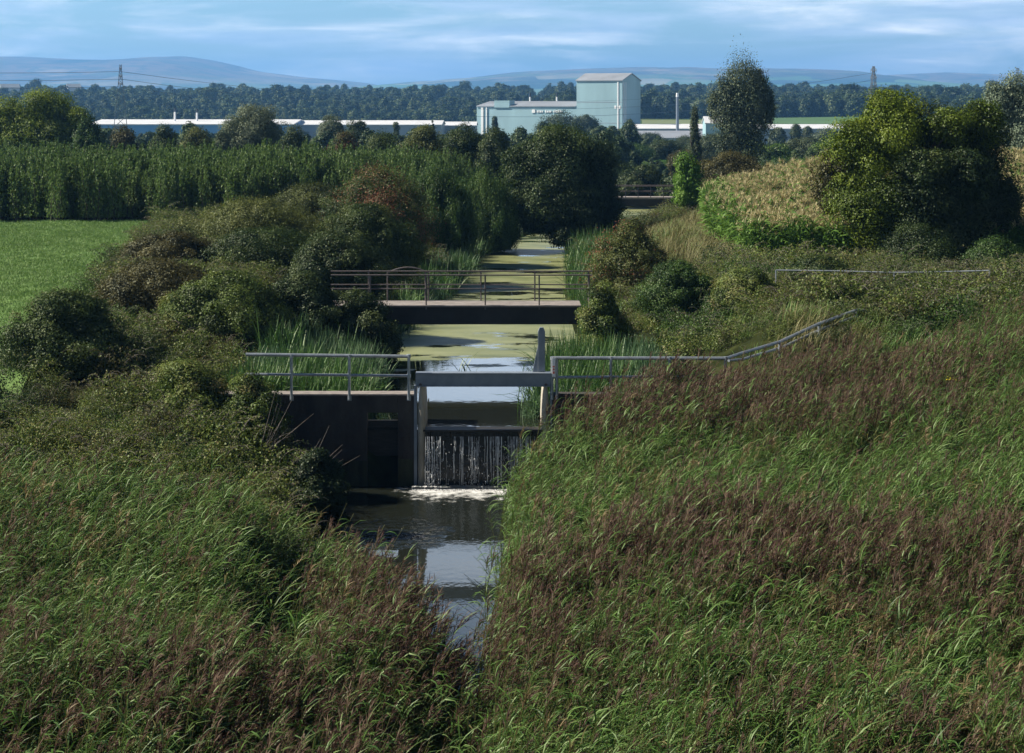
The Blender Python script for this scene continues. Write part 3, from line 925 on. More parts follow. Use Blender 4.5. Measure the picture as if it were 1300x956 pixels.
def hill_mat(name, fields):
    m, nt, out = new_mat(name)
    L = nt.links.new
    g = N(nt, 'ShaderNodeNewGeometry')
    sp = N(nt, 'ShaderNodeSeparateXYZ'); L(g.outputs['Position'], sp.inputs[0])
    mp = N(nt, 'ShaderNodeMapping'); mp.inputs['Scale'].default_value = (1, .7, 3)
    L(g.outputs['Position'], mp.inputs[0])
    n1 = N(nt, 'ShaderNodeTexNoise'); n1.inputs['Scale'].default_value = .0018; n1.inputs['Detail'].default_value = 9; n1.inputs['Roughness'].default_value = .62
    L(mp.outputs[0], n1.inputs['Vector'])
    moor = ramp(nt, [(.34, (.02, .035, .025)), (.43, (.10, .085, .06)), (.50, (.18, .13, .09)), (.55, (.05, .06, .04)), (.64, (.28, .22, .15))])
    L(n1.outputs['Fac'], moor.inputs[0])
    vr = N(nt, 'ShaderNodeTexVoronoi'); vr.inputs['Scale'].default_value = .0034
    L(mp.outputs[0], vr.inputs['Vector'])
    fd = ramp(nt, [(0, (.02, .04, .018)), (.3, (.07, .15, .04)), (.5, (.11, .19, .06)), (.68, (.02, .04, .02)), (.85, (.28, .27, .15)), (1, (.05, .10, .03))], 'CONSTANT')
    sx = N(nt, 'ShaderNodeSeparateColor'); L(vr.outputs['Color'], sx.inputs[0]); L(sx.outputs[0], fd.inputs[0])
    mr = N(nt, 'ShaderNodeMapRange'); mr.inputs['From Min'].default_value = fields[0]; mr.inputs['From Max'].default_value = fields[1]
    L(sp.outputs['Z'], mr.inputs['Value'])
    nz = N(nt, 'ShaderNodeMath', operation='ADD', use_clamp=True); L(mr.outputs[0], nz.inputs[0])
    n2 = N(nt, 'ShaderNodeMath', operation='MULTIPLY_ADD'); n2.inputs[1].default_value = 1.6; n2.inputs[2].default_value = -.8
    L(n1.outputs['Fac'], n2.inputs[0]); L(n2.outputs[0], nz.inputs[1])
    mx = N(nt, 'ShaderNodeMix', data_type='RGBA'); L(nz.outputs[0], mx.inputs[0]); L(fd.outputs[0], mx.inputs[6]); L(moor.outputs[0], mx.inputs[7])
    d = N(nt, 'ShaderNodeBsdfDiffuse'); L(mx.outputs[2], d.inputs[0]); L(d.outputs[0], out.inputs[0])
    return m


HD = 12000
hill('far_hill', [(-260, 84), (-100, 74), (0, 72.5), (50, 73), (100, 76), (150, 76.5), (200, 73), (240, 72), (270, 76.5), (300, 83), (330, 91), (380, 97.5), (430, 102), (470, 106), (520, 116), (600, 130)],
     HD, 4200, hill_mat('moor left', (25, 160)), 'broad brown moorland hill fading to blue at the left horizon', seed=1)
hill('far_hill', [(380, 130), (440, 113), (480, 109), (520, 105), (560, 102), (600, 98.5), (650, 92.5), (700, 90), (740, 88), (800, 86.5), (850, 87), (900, 88), (950, 88), (1020, 88.5), (1060, 90.5), (1095, 96), (1130, 103), (1200, 112), (1300, 125)],
     HD - 600, 4600, hill_mat('hill fields', (90, 190)), 'blue hill with pale field patches rising behind the factory', seed=3)
hill('far_hill', [(1000, 125), (1080, 101), (1120, 95.5), (1180, 93), (1200, 92.3), (1230, 93.5), (1300, 96), (1420, 94), (1600, 100)],
     HD + 1000, 3600, hill_mat('moor right', (50, 150)), 'low even blue moorland ridge at the right horizon', seed=5)


# ------------------------------------------------------------------ foliage builders
def unit(v):
    return v / np.maximum(1e-9, np.linalg.norm(v, axis=-1, keepdims=True))


def leaves(C, Nrm, size, rng, aspect=.6, up=None):
    """rhombic leaves: centres C, normals Nrm, length size"""
    n = len(C)
    a = rng.normal(size=(n, 3)) if up is None else up + rng.normal(size=(n, 3)) * .35
    u = unit(a - (a * Nrm).sum(1, keepdims=True) * Nrm)
    v = np.cross(Nrm, u)
    s = size[:, None]
    V = np.stack([C - u * s * .5, C + v * s * aspect * .5 + u * s * .08, C + u * s * .5, C - v * s * aspect * .5 + u * s * .08], 1)
    Q = np.arange(n * 4).reshape(n, 4)
    return V.reshape(-1, 3), Q


def tubes(polys, radii, sides=5):
    """polys (n,k,3), radii (n,k) -> verts, quads"""
    n, k, _ = polys.shape
    d = np.gradient(polys, axis=1)
    d = unit(d)
    ref = np.where(np.abs(d[..., 2:3]) > .9, np.array([1., 0, 0]), np.array([0, 0, 1.]))
    u = unit(np.cross(d, ref)); w = np.cross(d, u)
    an = np.arange(sides) * 2 * PI / sides
    V = polys[:, :, None, :] + radii[:, :, None, None] * (np.cos(an)[None, None, :, None] * u[:, :, None, :] + np.sin(an)[None, None, :, None] * w[:, :, None, :])
    idx = np.arange(n * k * sides).reshape(n, k, sides)
    a = idx[:, :-1]; b_ = idx[:, 1:]
    Q = np.stack([a, np.roll(a, -1, 2), np.roll(b_, -1, 2), b_], -1).reshape(-1, 4)
    return V.reshape(-1, 3), Q


SHAPES = {
    'round': lambda t: np.sqrt(np.clip(1 - (2 * (t * .93 + .05) - 1) ** 2, 0, 1)) ** .8,
    'dome': lambda t: np.clip(1 - t ** 2.2, 0, 1) ** .6 * (.82 + .18 * np.clip(t * 4, 0, 1)),
    'tall': lambda t: np.clip(np.sin(PI * np.clip(t * .94 + .05, 0, 1)), 0, 1) ** .7 * (.8 + .35 * (t > .25) - .15 * t),
    'cone': lambda t: np.clip(1 - t, 0, 1) ** .8 * np.clip(t * 6 + .3, 0, 1),
    'flame': lambda t: np.clip(np.sin(PI * np.clip(t * .9 + .08, 0, 1)), 0, 1) ** .8,
}


def crown_arrays(rng, W, H, z0=0.0, shape='round', clumps=60, per=220, leaf=.13, cr=.16, lob=.18, core=.3, tone=(.5, .22), upright=0, flat=.8, Wy=None):
    fn = SHAPES[shape]
    ph = rng.uniform(0, 6.28, 6)
    lobe = lambda an, t: 1 + lob * (np.sin(2 * an + ph[0] + 3 * t) * .5 + np.sin(3 * an + ph[1] - 4 * t) * .35 + np.sin(5 * an + ph[2] + 5 * t) * .3)
    t = rng.uniform(0, 1, clumps * 4)
    keep = rng.uniform(0, 1, len(t)) < fn(t) * .75 + .25
    t = t[keep][:clumps]
    n = len(t)
    an = rng.uniform(0, 2 * PI, n)
    R_ = W / 2
    ky = 1.0 if Wy is None else Wy / W
    rr = cr * W * rng.uniform(.55, 1.4, n)
    rho = np.sqrt(rng.uniform(.15, 1, n))
    rad = np.maximum(0, fn(t) * lobe(an, t) * R_ - rr * .55) * rho
    zc = z0 + t * H
    zc = np.clip(zc, z0 + rr * .4, z0 + H - rr * .5 * flat)
    C = np.stack([np.cos(an) * rad, np.sin(an) * rad * ky, zc], -1)
    ct = rng.normal(tone[0], tone[1], n)
    m = np.maximum(8, (per * (rr / (cr * W)) ** 2)).astype(int)
    ci = np.repeat(np.arange(n), m)
    N_ = len(ci)
    d = unit(rng.normal(size=(N_, 3)) + np.array([0, 0, .25]))
    rsh = rng.uniform(.3, 1.0, N_) ** .5 * rng.choice([1, 1, 1, 1.25], N_)
    P = C[ci] + d * (rr[ci] * rsh)[:, None] * np.array([1, 1, flat]) + rng.normal(0, .04 * cr * W, (N_, 3))
    if upright:
        P[:, 2] += np.abs(rng.normal(0, upright, N_)) * rr[ci]
    out_ = unit(P - np.array([0, 0, z0 + H * .4]))
    nr = unit(d * .8 + out_ * .6 + rng.normal(size=(N_, 3)) * .5 + np.array([0, 0, .2]))
    sz = leaf * rng.uniform(.6, 1.4, N_)
    tn = ct[ci] + rng.normal(0, .11, N_)
    k = int(N_ * core)
    if k:
        tt = rng.uniform(.02, .92, k); aa = rng.uniform(0, 6.283, k)
        r2 = fn(tt) * R_ * .72 * np.sqrt(rng.uniform(0, 1, k))
        P2 = np.stack([np.cos(aa) * r2, np.sin(aa) * r2 * ky, z0 + tt * H * .94], -1)
        P = np.concatenate([P, P2]); nr = np.concatenate([nr, unit(rng.normal(size=(k, 3)))])
        sz = np.concatenate([sz, leaf * 1.5 * rng.uniform(.8, 1.4, k)])
        tn = np.concatenate([tn, rng.normal(tone[0] - .1, .12, k)])  # core leaves toned darker to deepen the shade inside the crown
    ok = P[:, 2] > z0 - .05 * H
    return P[ok], nr[ok], sz[ok], tn[ok], C


def crown(name, mat, rng, W, H, z0=0.0, aspect=.6, upright=0, **kw):
    """crown of small leaves held in clumps over a lobed volume; returns mesh and clump centres"""
    P, nr, sz, tn, C = crown_arrays(rng, W, H, z0, upright=upright, **kw)
    V, Q = leaves(P, nr, sz, rng, aspect, np.array([[0, 0, 2.]]) if upright else None)
    return np_mesh(name, V, Q, mats=[mat], tone=np.repeat(np.clip(tn, 0, 1), 4)), C


def lobed_tree(label, px, D, lobes, leaf, name='tree', cat='tree', group=None, seed=0, cr=.17, dens=1.0, limbs=14, r0=None, lean=.02, upright=0, aspect=.6, **kw):
    """a crown built of several lobes, each (column, top row, width px, height px, depth offset m, material, tone[, shape])"""
    rng = np.random.default_rng(seed)
    x = PX(px, D); g = gz(x, D)
    o = empty(name, (x, D, g), 0, label, cat, group)
    per_mat, Cs = {}, []
    for lb in lobes:
        c, top, w, h, dy, mt, tone = lb[:7]
        shp = lb[7] if len(lb) > 7 else 'round'
        W = w / F * D; H = h / F * D
        z0 = PZ(top, D) - H - g
        area = W * H * 2.6
        clumps = int(np.clip(area / (cr * W) ** 2 * .8, 18, 150))
        per = int(dens * 3.6 * (cr * W) ** 2 / (leaf ** 2 * aspect * .5) * .55)
        P, nr, sz, tn, C = crown_arrays(rng, W, H, z0, shape=shp, clumps=clumps, per=per, leaf=leaf, cr=cr, tone=(tone, .2), upright=upright, **kw)
        off = np.array([PX(c, D) - x, dy, 0])
        per_mat.setdefault(mt, []).append((P + off, nr, sz, tn)); Cs.append(C + off)
    first = lobes[0][5]
    for mt, arrs in per_mat.items():
        P, nr, sz, tn = (np.concatenate([q[k] for q in arrs]) for k in range(4))
        V, Q = leaves(P, nr, sz, rng, aspect, np.array([[0, 0, 2.]]) if upright else None)
        nm = 'crown' if mt == first else {'yellow': 'sunlit_tone_foliage', 'red': 'reddening_foliage', 'brown': 'browning_foliage'}.get(mt, 'side_foliage')
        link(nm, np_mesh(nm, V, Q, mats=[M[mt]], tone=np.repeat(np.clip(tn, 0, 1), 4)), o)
    C = np.concatenate(Cs)
    Ht = C[:, 2].max()
    link('trunk', trunk_mesh('trunk', rng, C, Ht, r0 or Ht * .028, 0, limbs, lean), o)
    return o


def trunk_mesh(name, rng, C, H, r0, z0, n_limb=9, lean=.04):
    top = np.array([rng.normal(0, lean) * H, rng.normal(0, lean) * H, H * .72])
    s = np.linspace(0, 1, 9)
    main = s[:, None] * top + np.stack([np.sin(s * 5) * .02 * H, np.cos(s * 4) * .02 * H - .02 * H, 0 * s], -1)
    main[0, 2] = -.3
    polys = [main]; rads = [r0 * (1 - .8 * s) * (1 + .5 * np.exp(-s * 14))]
    for c in C[rng.permutation(len(C))[:n_limb]]:
        f = np.clip((c[2] * .55) / (H * .72), .12, .9)
        a = main[0] + (main[-1] - main[0]) * f
        q = a + (c - a) * s[:, None] + np.stack([0 * s, 0 * s, np.sin(s * PI) * .08 * H], -1)
        polys.append(q); rads.append(r0 * .42 * (1 - .85 * s) * (1.1 - .5 * f))
    V, Q = tubes(np.array(polys), np.array(rads), 6)
    return np_mesh(name, V, Q, mats=[M['bark']], smooth=True)


def plant(name, cat, label, px, D, W, H, mat, shape='dome', seed=None, clumps=60, per=200, leaf=.12, trunk=True, z0=0, group=None, rot=0, stem='trunk', foli='crown', mats2=None, zoff=0.0, **kw):
    rng = np.random.default_rng(seed if seed is not None else int(px * 13 + D * 7))
    x = PX(px, D)
    o = empty(name, (x, D, gz(x, D) + zoff), rot, label, cat, group)
    me, C = crown(foli, M[mat], rng, W, H - z0, z0, shape=shape, clumps=clumps, per=per, leaf=leaf, **kw)
    link(foli, me, o)
    if mats2:
        m2, cl, pr, tn = mats2
        me2, _ = crown(foli, M[m2], rng, W * 1.03, (H - z0) * 1.01, z0, shape=shape, clumps=cl, per=pr, leaf=leaf, core=0, tone=(tn, .2))
        e = link('reddening_foliage' if m2 in ('red', 'brown') else 'sunlit_tone_foliage', me2, o)
    if trunk:
        link(stem, trunk_mesh(stem, rng, C, H, max(.04, H * .022), z0), o)
    return o


def by_px(px, w_px, top, D):
    """width and height in metres of a plant at column px whose top is at row top"""
    x = PX(px, D)
    return w_px / F * D, PZ(top, D) - gz(x, D)


def tree(label, px, w_px, top, D, mat, name='tree', cat='tree', hk=1.0, **kw):
    W, H = by_px(px, w_px, top, D)
    kw['leaf'] = kw.get('leaf', .12) * .74; kw['per'] = int(kw.get('per', 200) * 1.7)
    return plant(name, cat, label, px, D, W, max(.6, H) * hk, mat, **kw)


# ------------------------------------------------------------------ the trees and bushes, each a thing of its own
# big individual trees
lobed_tree('large spreading tree before the maize, leaf colours painting a sunlit left and shaded right', 1168, 85, [
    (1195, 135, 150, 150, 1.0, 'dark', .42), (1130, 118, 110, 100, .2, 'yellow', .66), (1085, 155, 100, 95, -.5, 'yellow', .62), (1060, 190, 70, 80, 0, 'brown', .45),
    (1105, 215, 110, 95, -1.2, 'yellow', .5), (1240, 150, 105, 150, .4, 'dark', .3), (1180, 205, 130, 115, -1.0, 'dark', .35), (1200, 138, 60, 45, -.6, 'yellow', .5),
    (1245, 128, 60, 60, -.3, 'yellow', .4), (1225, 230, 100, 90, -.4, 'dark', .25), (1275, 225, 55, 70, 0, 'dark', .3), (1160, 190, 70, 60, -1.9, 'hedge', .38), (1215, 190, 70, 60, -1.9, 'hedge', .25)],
    .095, name='spreading_tree', seed=11, cr=.15, dens=1.0, core=.25, lob=.3, limbs=26, r0=.2)  # yellow lobes paint the sunlit side, dark lobes the shaded side
lobed_tree('large round dark tree leaning over the canal from the left bank', 720, 129, [
    (712, 164, 120, 110, 0, 'hedge', .4), (672, 180, 70, 85, -.4, 'hedge', .45), (755, 180, 75, 110, .3, 'dark', .35), (700, 215, 90, 80, -1.5, 'hedge', .36),
    (745, 235, 70, 70, -1.5, 'hedge', .32), (765, 250, 60, 60, -.5, 'dark', .3), (720, 250, 80, 60, -1.8, 'dark', .3), (680, 230, 60, 65, -1.2, 'hedge', .4)],
    .12, name='round_tree', seed=12, cr=.15, lob=.3)  # sunlit left and shaded right and underside put into the lobe tones
lobed_tree('tall poplar with an upswept dark crown right of the factory', 945, 215, [
    (943, 90, 68, 80, 0, 'grey', .55, 'round'), (917, 104, 34, 66, -.5, 'grey', .6, 'tall'), (970, 102, 32, 66, .4, 'grey', .42, 'tall'), (950, 86, 34, 50, 0, 'grey', .58, 'tall'),
    (930, 92, 30, 50, .3, 'grey', .6, 'tall'), (964, 92, 26, 50, .2, 'grey', .48, 'tall'), (978, 118, 18, 40, 0, 'grey', .4, 'flame'), (906, 118, 20, 40, 0, 'grey', .6, 'flame'),
    (930, 135, 44, 60, -.8, 'grey', .55, 'tall'), (958, 132, 44, 62, -.6, 'grey', .45, 'tall'), (945, 172, 60, 42, -.5, 'dark', .4), (918, 168, 30, 36, -.2, 'grey', .45)],
    .17, name='poplar_tree', seed=22, cr=.2, core=.04, upright=.8, lob=.55, limbs=30, dens=.6)  # lobe tones lighter on the left, imitating sun from that side
tree('thin spire shaped young poplar left of the tall poplar', 882, 30, 143, 208, 'grey', shape='cone', seed=14, clumps=60, per=120, leaf=.22, cr=.14, upright=1.2, name='young_poplar', tone=(.4, .2))
lobed_tree('sunlit yellow green willow with a billowing crown above the left thicket', 60, 185, [
    (62, 117, 92, 70, 0, 'yellow', .62), (12, 126, 70, 80, -.4, 'yellow', .66), (98, 138, 50, 50, -.9, 'yellow', .6), (-40, 132, 80, 80, 0, 'yellow', .6),
    (35, 150, 70, 50, -1.6, 'yellow', .5), (78, 155, 66, 50, -1.6, 'yellow', .42), (62, 180, 150, 50, 0, 'green', .3)],
    .15, name='willow_tree', seed=15, cr=.15, lob=.3)
tree('dark rounded willow at the right foot of the sunlit willow', 112, 62, 150, 178, 'green', shape='dome', seed=16, clumps=80, per=200, leaf=.2, cr=.14, name='willow_tree', tone=(.3, .18))
lobed_tree('silvery white poplar rising beyond the large spreading tree', 1292, 150, [
    (1292, 95, 64, 110, 0, 'silver', .55), (1262, 108, 44, 90, -.3, 'silver', .5), (1325, 105, 60, 110, 0, 'silver', .5), (1290, 160, 70, 70, -.8, 'silver', .4), (1245, 165, 40, 60, -.5, 'silver', .3)],
    .15, name='white_poplar', seed=17, cr=.15, lob=.3, upright=.3)
tree('low grey green willow crown before the long blue shed', 320, 100, 137, 200, 'grey', shape='round', seed=18, clumps=120, per=200, leaf=.2, cr=.12, name='willow_tree', tone=(.72, .22))
tree('small dark bush at the right side of the grey green willow', 372, 52, 161, 195, 'dark', shape='dome', seed=19, clumps=50, per=200, leaf=.18, name='bush', cat='bush')
tree('brownish round bush below the dark pylon', 157, 62, 160, 200, 'brown', shape='dome', seed=20, clumps=60, per=200, leaf=.18, name='bush', cat='bush')
tree('dark green bush between brownish and olive bushes below the blue shed', 208, 58, 161, 204, 'hedge', shape='dome', seed=22, clumps=60, per=200, leaf=.18, name='bush', cat='bush')
tree('olive bush left of the grey green willow', 250, 56, 165, 200, 'olive', shape='dome', seed=23, clumps=60, per=200, leaf=.18, name='bush', cat='bush', tone=(.35, .2))
tree('small grey green bush hugging the left side of the grey green willow', 283, 40, 166, 194, 'grey', shape='dome', seed=24, clumps=40, per=180, leaf=.18, name='bush', cat='bush', tone=(.35, .2))
tree('grey green tree standing before the long grey shed', 422, 46, 148, 300, 'grey', shape='round', seed=25, clumps=60, per=170, leaf=.26, name='tree', tone=(.35, .2))
tree('darker twin crowned tree right of the grey green tree before the grey shed', 454, 40, 155, 295, 'dark', shape='round', seed=26, clumps=50, per=170, leaf=.26, name='tree', tone=(.5, .2))
tree('narrow dark conifer standing alone before the white roof of the grey shed', 503, 11, 152, 420, 'dark', shape='flame', seed=27, clumps=25, per=100, leaf=.3, cr=.3, name='conifer')
tree('narrow dark conifer at the right end of the grey shed', 549, 8, 153, 420, 'dark', shape='flame', seed=28, clumps=20, per=90, leaf=.3, cr=.3, name='conifer')
tree('reddish brown bush at the left end of the hedge above the coppice', 438, 62, 171, 172, 'red', shape='dome', seed=29, clumps=60, per=200, leaf=.16, name='bush', cat='bush', tone=(.55, .25))
for i, (px, w, tp, D, mt, sd, lb) in enumerate((
        (485, 90, 171, 170, 'hedge', 30, 'low olive green hedge bush right of the reddish brown bush'),
        (540, 84, 163, 168, 'olive', 31, 'sunlit olive hedge bush midway along the hedge above the coppice'),
        (588, 80, 160, 166, 'hedge', 32, 'taller dark hedge bush below the left end of the factory'),
        (628, 66, 160, 164, 'dark', 33, 'darkest hedge bush touching the large round dark tree'))):
    tree(lb, px, w, tp, D, mt, shape='dome', seed=sd, clumps=80, per=210, leaf=.16, cr=.13, name='hedge_bush', cat='bush', group='hedge bushes above the coppice', tone=(.42, .22))
for i, (px, w, tp, D, mt, sh, sd, lb) in enumerate((
        (690, 22, 150, 600, 'dark', 'flame', 40, 'narrow dark conifer left of the grey crown before the blue hall'),
        (628, 9, 149, 600, 'dark', 'flame', 41, 'small pointed conifer before the left part of the blue hall'),
        (712, 66, 143, 620, 'grey', 'round', 42, 'broad grey green tree in front of the blue hall'),
        (742, 44, 149, 615, 'grey', 'round', 43, 'lower grey tree joined to the broad grey green one before the tower'),
        (760, 13, 163, 600, 'dark', 'flame', 44, 'small dark conifer at the foot of the blue tower'),
        (801, 17, 156, 600, 'dark', 'flame', 45, 'dark narrow tree on the shaded side of the blue tower'),
        (790, 34, 166, 590, 'grey', 'dome', 46, 'pale bush at the corner of the blue tower'),
        (825, 44, 172, 560, 'grey', 'dome', 47, 'grey bush in front of the pale roofed shed'),
        (987, 26, 164, 520, 'grey', 'round', 48, 'leftmost grey tree of the row before the right white shed'),
        (1011, 17, 158, 520, 'dark', 'flame', 49, 'dark pointed tree in the row before the right white shed'),
        (1026, 16, 161, 525, 'grey', 'flame', 50, 'grey pointed tree right of the dark pointed one'),
        (1050, 40, 166, 520, 'grey', 'round', 51, 'rounded grey tree at the right end of the row by the white shed'))):
    tree(lb, px, w, tp, D, mt, shape=sh, seed=sd, clumps=45, per=120, leaf=.5 if sh != 'flame' else .4, cr=.17 if sh != 'flame' else .3, name='conifer' if (sh == 'flame' and mt == 'dark') else 'tree', tone=(.38, .2), z0=.0)
for px, w, tp, D, mt, sd, lb in (
        (806, 60, 186, 330, 'green', 52, 'mid green tree behind the right flank of the round dark tree'),
        (842, 56, 180, 340, 'dark', 53, 'dark spreading tree behind the distant footbridge'),
        (868, 46, 192, 255, 'brown', 54, 'brownish tree behind the bright green sapling'),
        (812, 56, 212, 196, 'dark', 55, 'dark thicket tree left above the distant footbridge'),
        (856, 50, 226, 190, 'hedge', 155, 'low dark bush behind the right half of the distant footbridge'),
        (765, 70, 205, 205, 'hedge', 156, 'dark bush filling the gap right of the round dark tree'),
        (843, 34, 206, 300, 'bright', 56, 'pale lime green bush above the distant footbridge'),
        (900, 60, 172, 300, 'grey', 57, 'grey green tree between the young poplar and the tall poplar'),
        (985, 50, 186, 260, 'green', 58, 'rounded green tree right of the tall poplar'),
        (1020, 56, 178, 270, 'grey', 59, 'grey green tree beyond the crest of the maize'),
        (1060, 60, 176, 250, 'green', 60, 'green tree just left of the large spreading tree'),
        (770, 50, 182, 420, 'green', 61, 'distant green tree between the round dark tree and the factory'),
        (795, 44, 178, 440, 'grey', 62, 'distant grey tree under the shaded side of the factory'),
        (880, 60, 176, 460, 'dark', 63, 'dark distant tree below the small pale blue shed'),
        (930, 70, 186, 300, 'dark', 64, 'dark tree at the foot of the tall poplar')):
    tree(lb, px, w, tp, D, mt, shape='round' if mt != 'bright' else 'dome', seed=sd, clumps=70, per=170, leaf=.26, cr=.14, name='tree', tone=(.4, .2))
tree('brown green rounded hawthorn bush at the left edge of the maize', 925, 118, 197, 136, 'brown', shape='dome', seed=65, clumps=130, per=260, leaf=.13, cr=.1, name='hawthorn_bush', cat='bush', tone=(.42, .25))
tree('bright lime green sapling bush beside the brown hawthorn', 872, 46, 203, 134, 'bright', shape='tall', seed=66, clumps=60, per=150, leaf=.17, cr=.14, name='sapling', core=.1, upright=.6, tone=(.5, .25))
tree('dark low bush under the poplar at the crest of the maize', 1000, 90, 206, 180, 'green', shape='dome', seed=67, clumps=80, per=200, leaf=.16, name='bush', cat='bush', tone=(.3, .2))
# hedge at the foot of the big tree
tree('dark low hedge bush in the shade under the large spreading tree', 1165, 130, 287, 82, 'hedge', shape='dome', seed=68, clumps=110, per=330, leaf=.085, cr=.11, name='hedge_bush', cat='bush', tone=(.2, .2))
tree('dark rounded bush right of the maize front edge below the rail', 1035, 120, 330, 74, 'hedge', shape='dome', seed=69, clumps=120, per=260, leaf=.09, cr=.1, name='bush', cat='bush', tone=(.35, .25))
tree('low leafy bush at the foot of the spreading tree by the right edge', 1262, 90, 304, 80, 'green', shape='dome', seed=70, clumps=80, per=230, leaf=.1, name='bush', cat='bush', tone=(.35, .25))
tree('straggly red berried bush beside the right end of the footbridge', 800, 124, 284, 86, 'olive', shape='dome', seed=71, clumps=130, per=260, leaf=.09, cr=.1, name='hawthorn_bush', cat='bush', tone=(.36, .25), mats2=('red', 26, 160, .7))
tree('bushy green bramble mound right of the footbridge', 862, 120, 335, 74, 'green', shape='dome', seed=72, clumps=110, per=260, leaf=.085, cr=.1, name='bramble_bush', cat='bush', tone=(.4, .25))
tree('leafy olive bramble mound left of the rail in the right scrub', 950, 120, 345, 70, 'bramble', shape='dome', seed=73, clumps=110, per=260, leaf=.085, cr=.1, name='bramble_bush', cat='bush', tone=(.45, .25))
tree('dark bush added where shadow darkens the left half of the footbridge deck', 458, 122, 371, 70.3, 'dark', shape='dome', seed=78, clumps=110, per=260, leaf=.09, cr=.1, name='bush', cat='bush', tone=(.4, .25))  # added to cover the part of the deck that lies in shadow
tree('low bramble mound growing over the right end of the footbridge', 766, 88, 360, 70.6, 'bramble', shape='dome', seed=74, clumps=90, per=240, leaf=.09, cr=.12, name='bramble_bush', cat='bush', tone=(.4, .25))
tree('bramble mound covering the left end of the weir wall', 318, 120, 478, 56.3, 'bramble', shape='dome', seed=75, clumps=110, per=240, leaf=.085, cr=.11, name='bramble_bush', cat='bush', tone=(.45, .25))
tree('broad bramble mound left of the handrail end', 235, 150, 462, 57, 'bramble', shape='dome', seed=76, clumps=130, per=240, leaf=.085, cr=.1, name='bramble_bush', cat='bush', tone=(.45, .25))
tree('dark trailing bush hanging over the tail water below the weir wall', 405, 90, 575, 51.5, 'dark', shape='dome', seed=77, clumps=90, per=240, leaf=.085, cr=.12, name='bush', cat='bush', tone=(.3, .2))
# left bank
for px, w, tp, D, mt, sd, lb, m2 in (
        (482, 165, 219, 103, 'hedge', 80, 'tall hawthorn with rusty red upper leaves on the left bank', ('red', 70, 260, .85)),
        (400, 170, 238, 108, 'olive', 81, 'olive hawthorn left of the rusty red one', None),
        (318, 215, 258, 94, 'olive', 82, 'broad sunlit hawthorn at the corner of the pasture', None),
        (556, 120, 232, 116, 'green', 83, 'grey green willow scrub right of the rusty red hawthorn', None),
        (612, 120, 240, 127, 'green', 84, 'green sallow bush left of the large round dark tree', None),
        (462, 150, 262, 92, 'hedge', 85, 'dark hawthorn overhanging the canal above the footbridge', None),
        (215, 150, 300, 84, 'brown', 86, 'brownish bush on the edge of the pasture', None),
        (335, 190, 296, 84, 'hedge', 87, 'dark leafed bush above the left handrail', None),
        (425, 165, 300, 80, 'dark', 88, 'very dark bush at the left end of the footbridge', None),
        (82, 190, 374, 62, 'hedge', 89, 'rounded dark bush at the near corner of the pasture', None),
        (200, 190, 336, 72, 'brown', 90, 'twiggy brown green bush right of the near pasture corner', None),
        (285, 190, 350, 68, 'bramble', 91, 'bramble mound above the left end of the handrail', None),
        (385, 150, 352, 70.3, 'dark', 92, 'shadowed bush between handrail and footbridge', None)):
    gk = dict(upright=1.6, aspect=.3, clumps=330, per=220, leaf=.16, cr=.055) if sd in (83, 84) else dict(clumps=190, per=300, leaf=.1, cr=.085)
    tree(lb, px, w, tp, D, mt, shape='dome', seed=sd, **gk, name='hawthorn_bush' if 'hawthorn' in lb else 'bush', cat='bush', tone=(.4, .25), mats2=m2, lob=.25)


# ------------------------------------------------------------------ scattered growth (stuff)
def proto_collection(name, meshes):
    c = bpy.data.collections.new(name)
    for k, me in enumerate(meshes):
        o = bpy.data.objects.new('%s_%02d' % (name, k), me)
        c.objects.link(o)
    return c


def scatter(name, P, rot, scl, idx, coll, label, cat):
    n = len(P)
    me = bpy.data.meshes.new(name)
    me.vertices.add(n)
    me.vertices.foreach_set('co', np.asarray(P, np.float32).ravel())
    a = me.attributes.new('rot', 'FLOAT_VECTOR', 'POINT'); a.data.foreach_set('vector', np.asarray(rot, np.float32).ravel())
    a = me.attributes.new('scl', 'FLOAT_VECTOR', 'POINT'); a.data.foreach_set('vector', np.asarray(scl, np.float32).ravel())
    a = me.attributes.new('idx', 'INT', 'POINT'); a.data.foreach_set('value', np.asarray(idx, np.int32))
    ng = bpy.data.node_groups.new(name, 'GeometryNodeTree')
    ng.interface.new_socket('Geometry', in_out='INPUT', socket_type='NodeSocketGeometry')
    ng.interface.new_socket('Geometry', in_out='OUTPUT', socket_type='NodeSocketGeometry')
    nd = ng.nodes; L = ng.links.new
    gi = nd.new('NodeGroupInput'); go = nd.new('NodeGroupOutput')
    ci = nd.new('GeometryNodeCollectionInfo'); ci.inputs['Collection'].default_value = coll
    ci.inputs['Separate Children'].default_value = True; ci.inputs['Reset Children'].default_value = True
    ip = nd.new('GeometryNodeInstanceOnPoints'); ip.inputs['Pick Instance'].default_value = True
    def attr(nm, ty):
        q = nd.new('GeometryNodeInputNamedAttribute'); q.data_type = ty; q.inputs['Name'].default_value = nm
        return q.outputs[0]
    e2r = nd.new('FunctionNodeEulerToRotation')
    L(attr('rot', 'FLOAT_VECTOR'), e2r.inputs[0]); L(e2r.outputs[0], ip.inputs['Rotation'])
    L(attr('scl', 'FLOAT_VECTOR'), ip.inputs['Scale']); L(attr('idx', 'INT'), ip.inputs['Instance Index'])
    L(gi.outputs[0], ip.inputs['Points']); L(ci.outputs[0], ip.inputs['Instance']); L(ip.outputs[0], go.inputs[0])
    o = link(name, me)
    md = o.modifiers.new('scatter', 'NODES'); md.node_group = ng
    return tag(o, label, cat, kind='stuff')


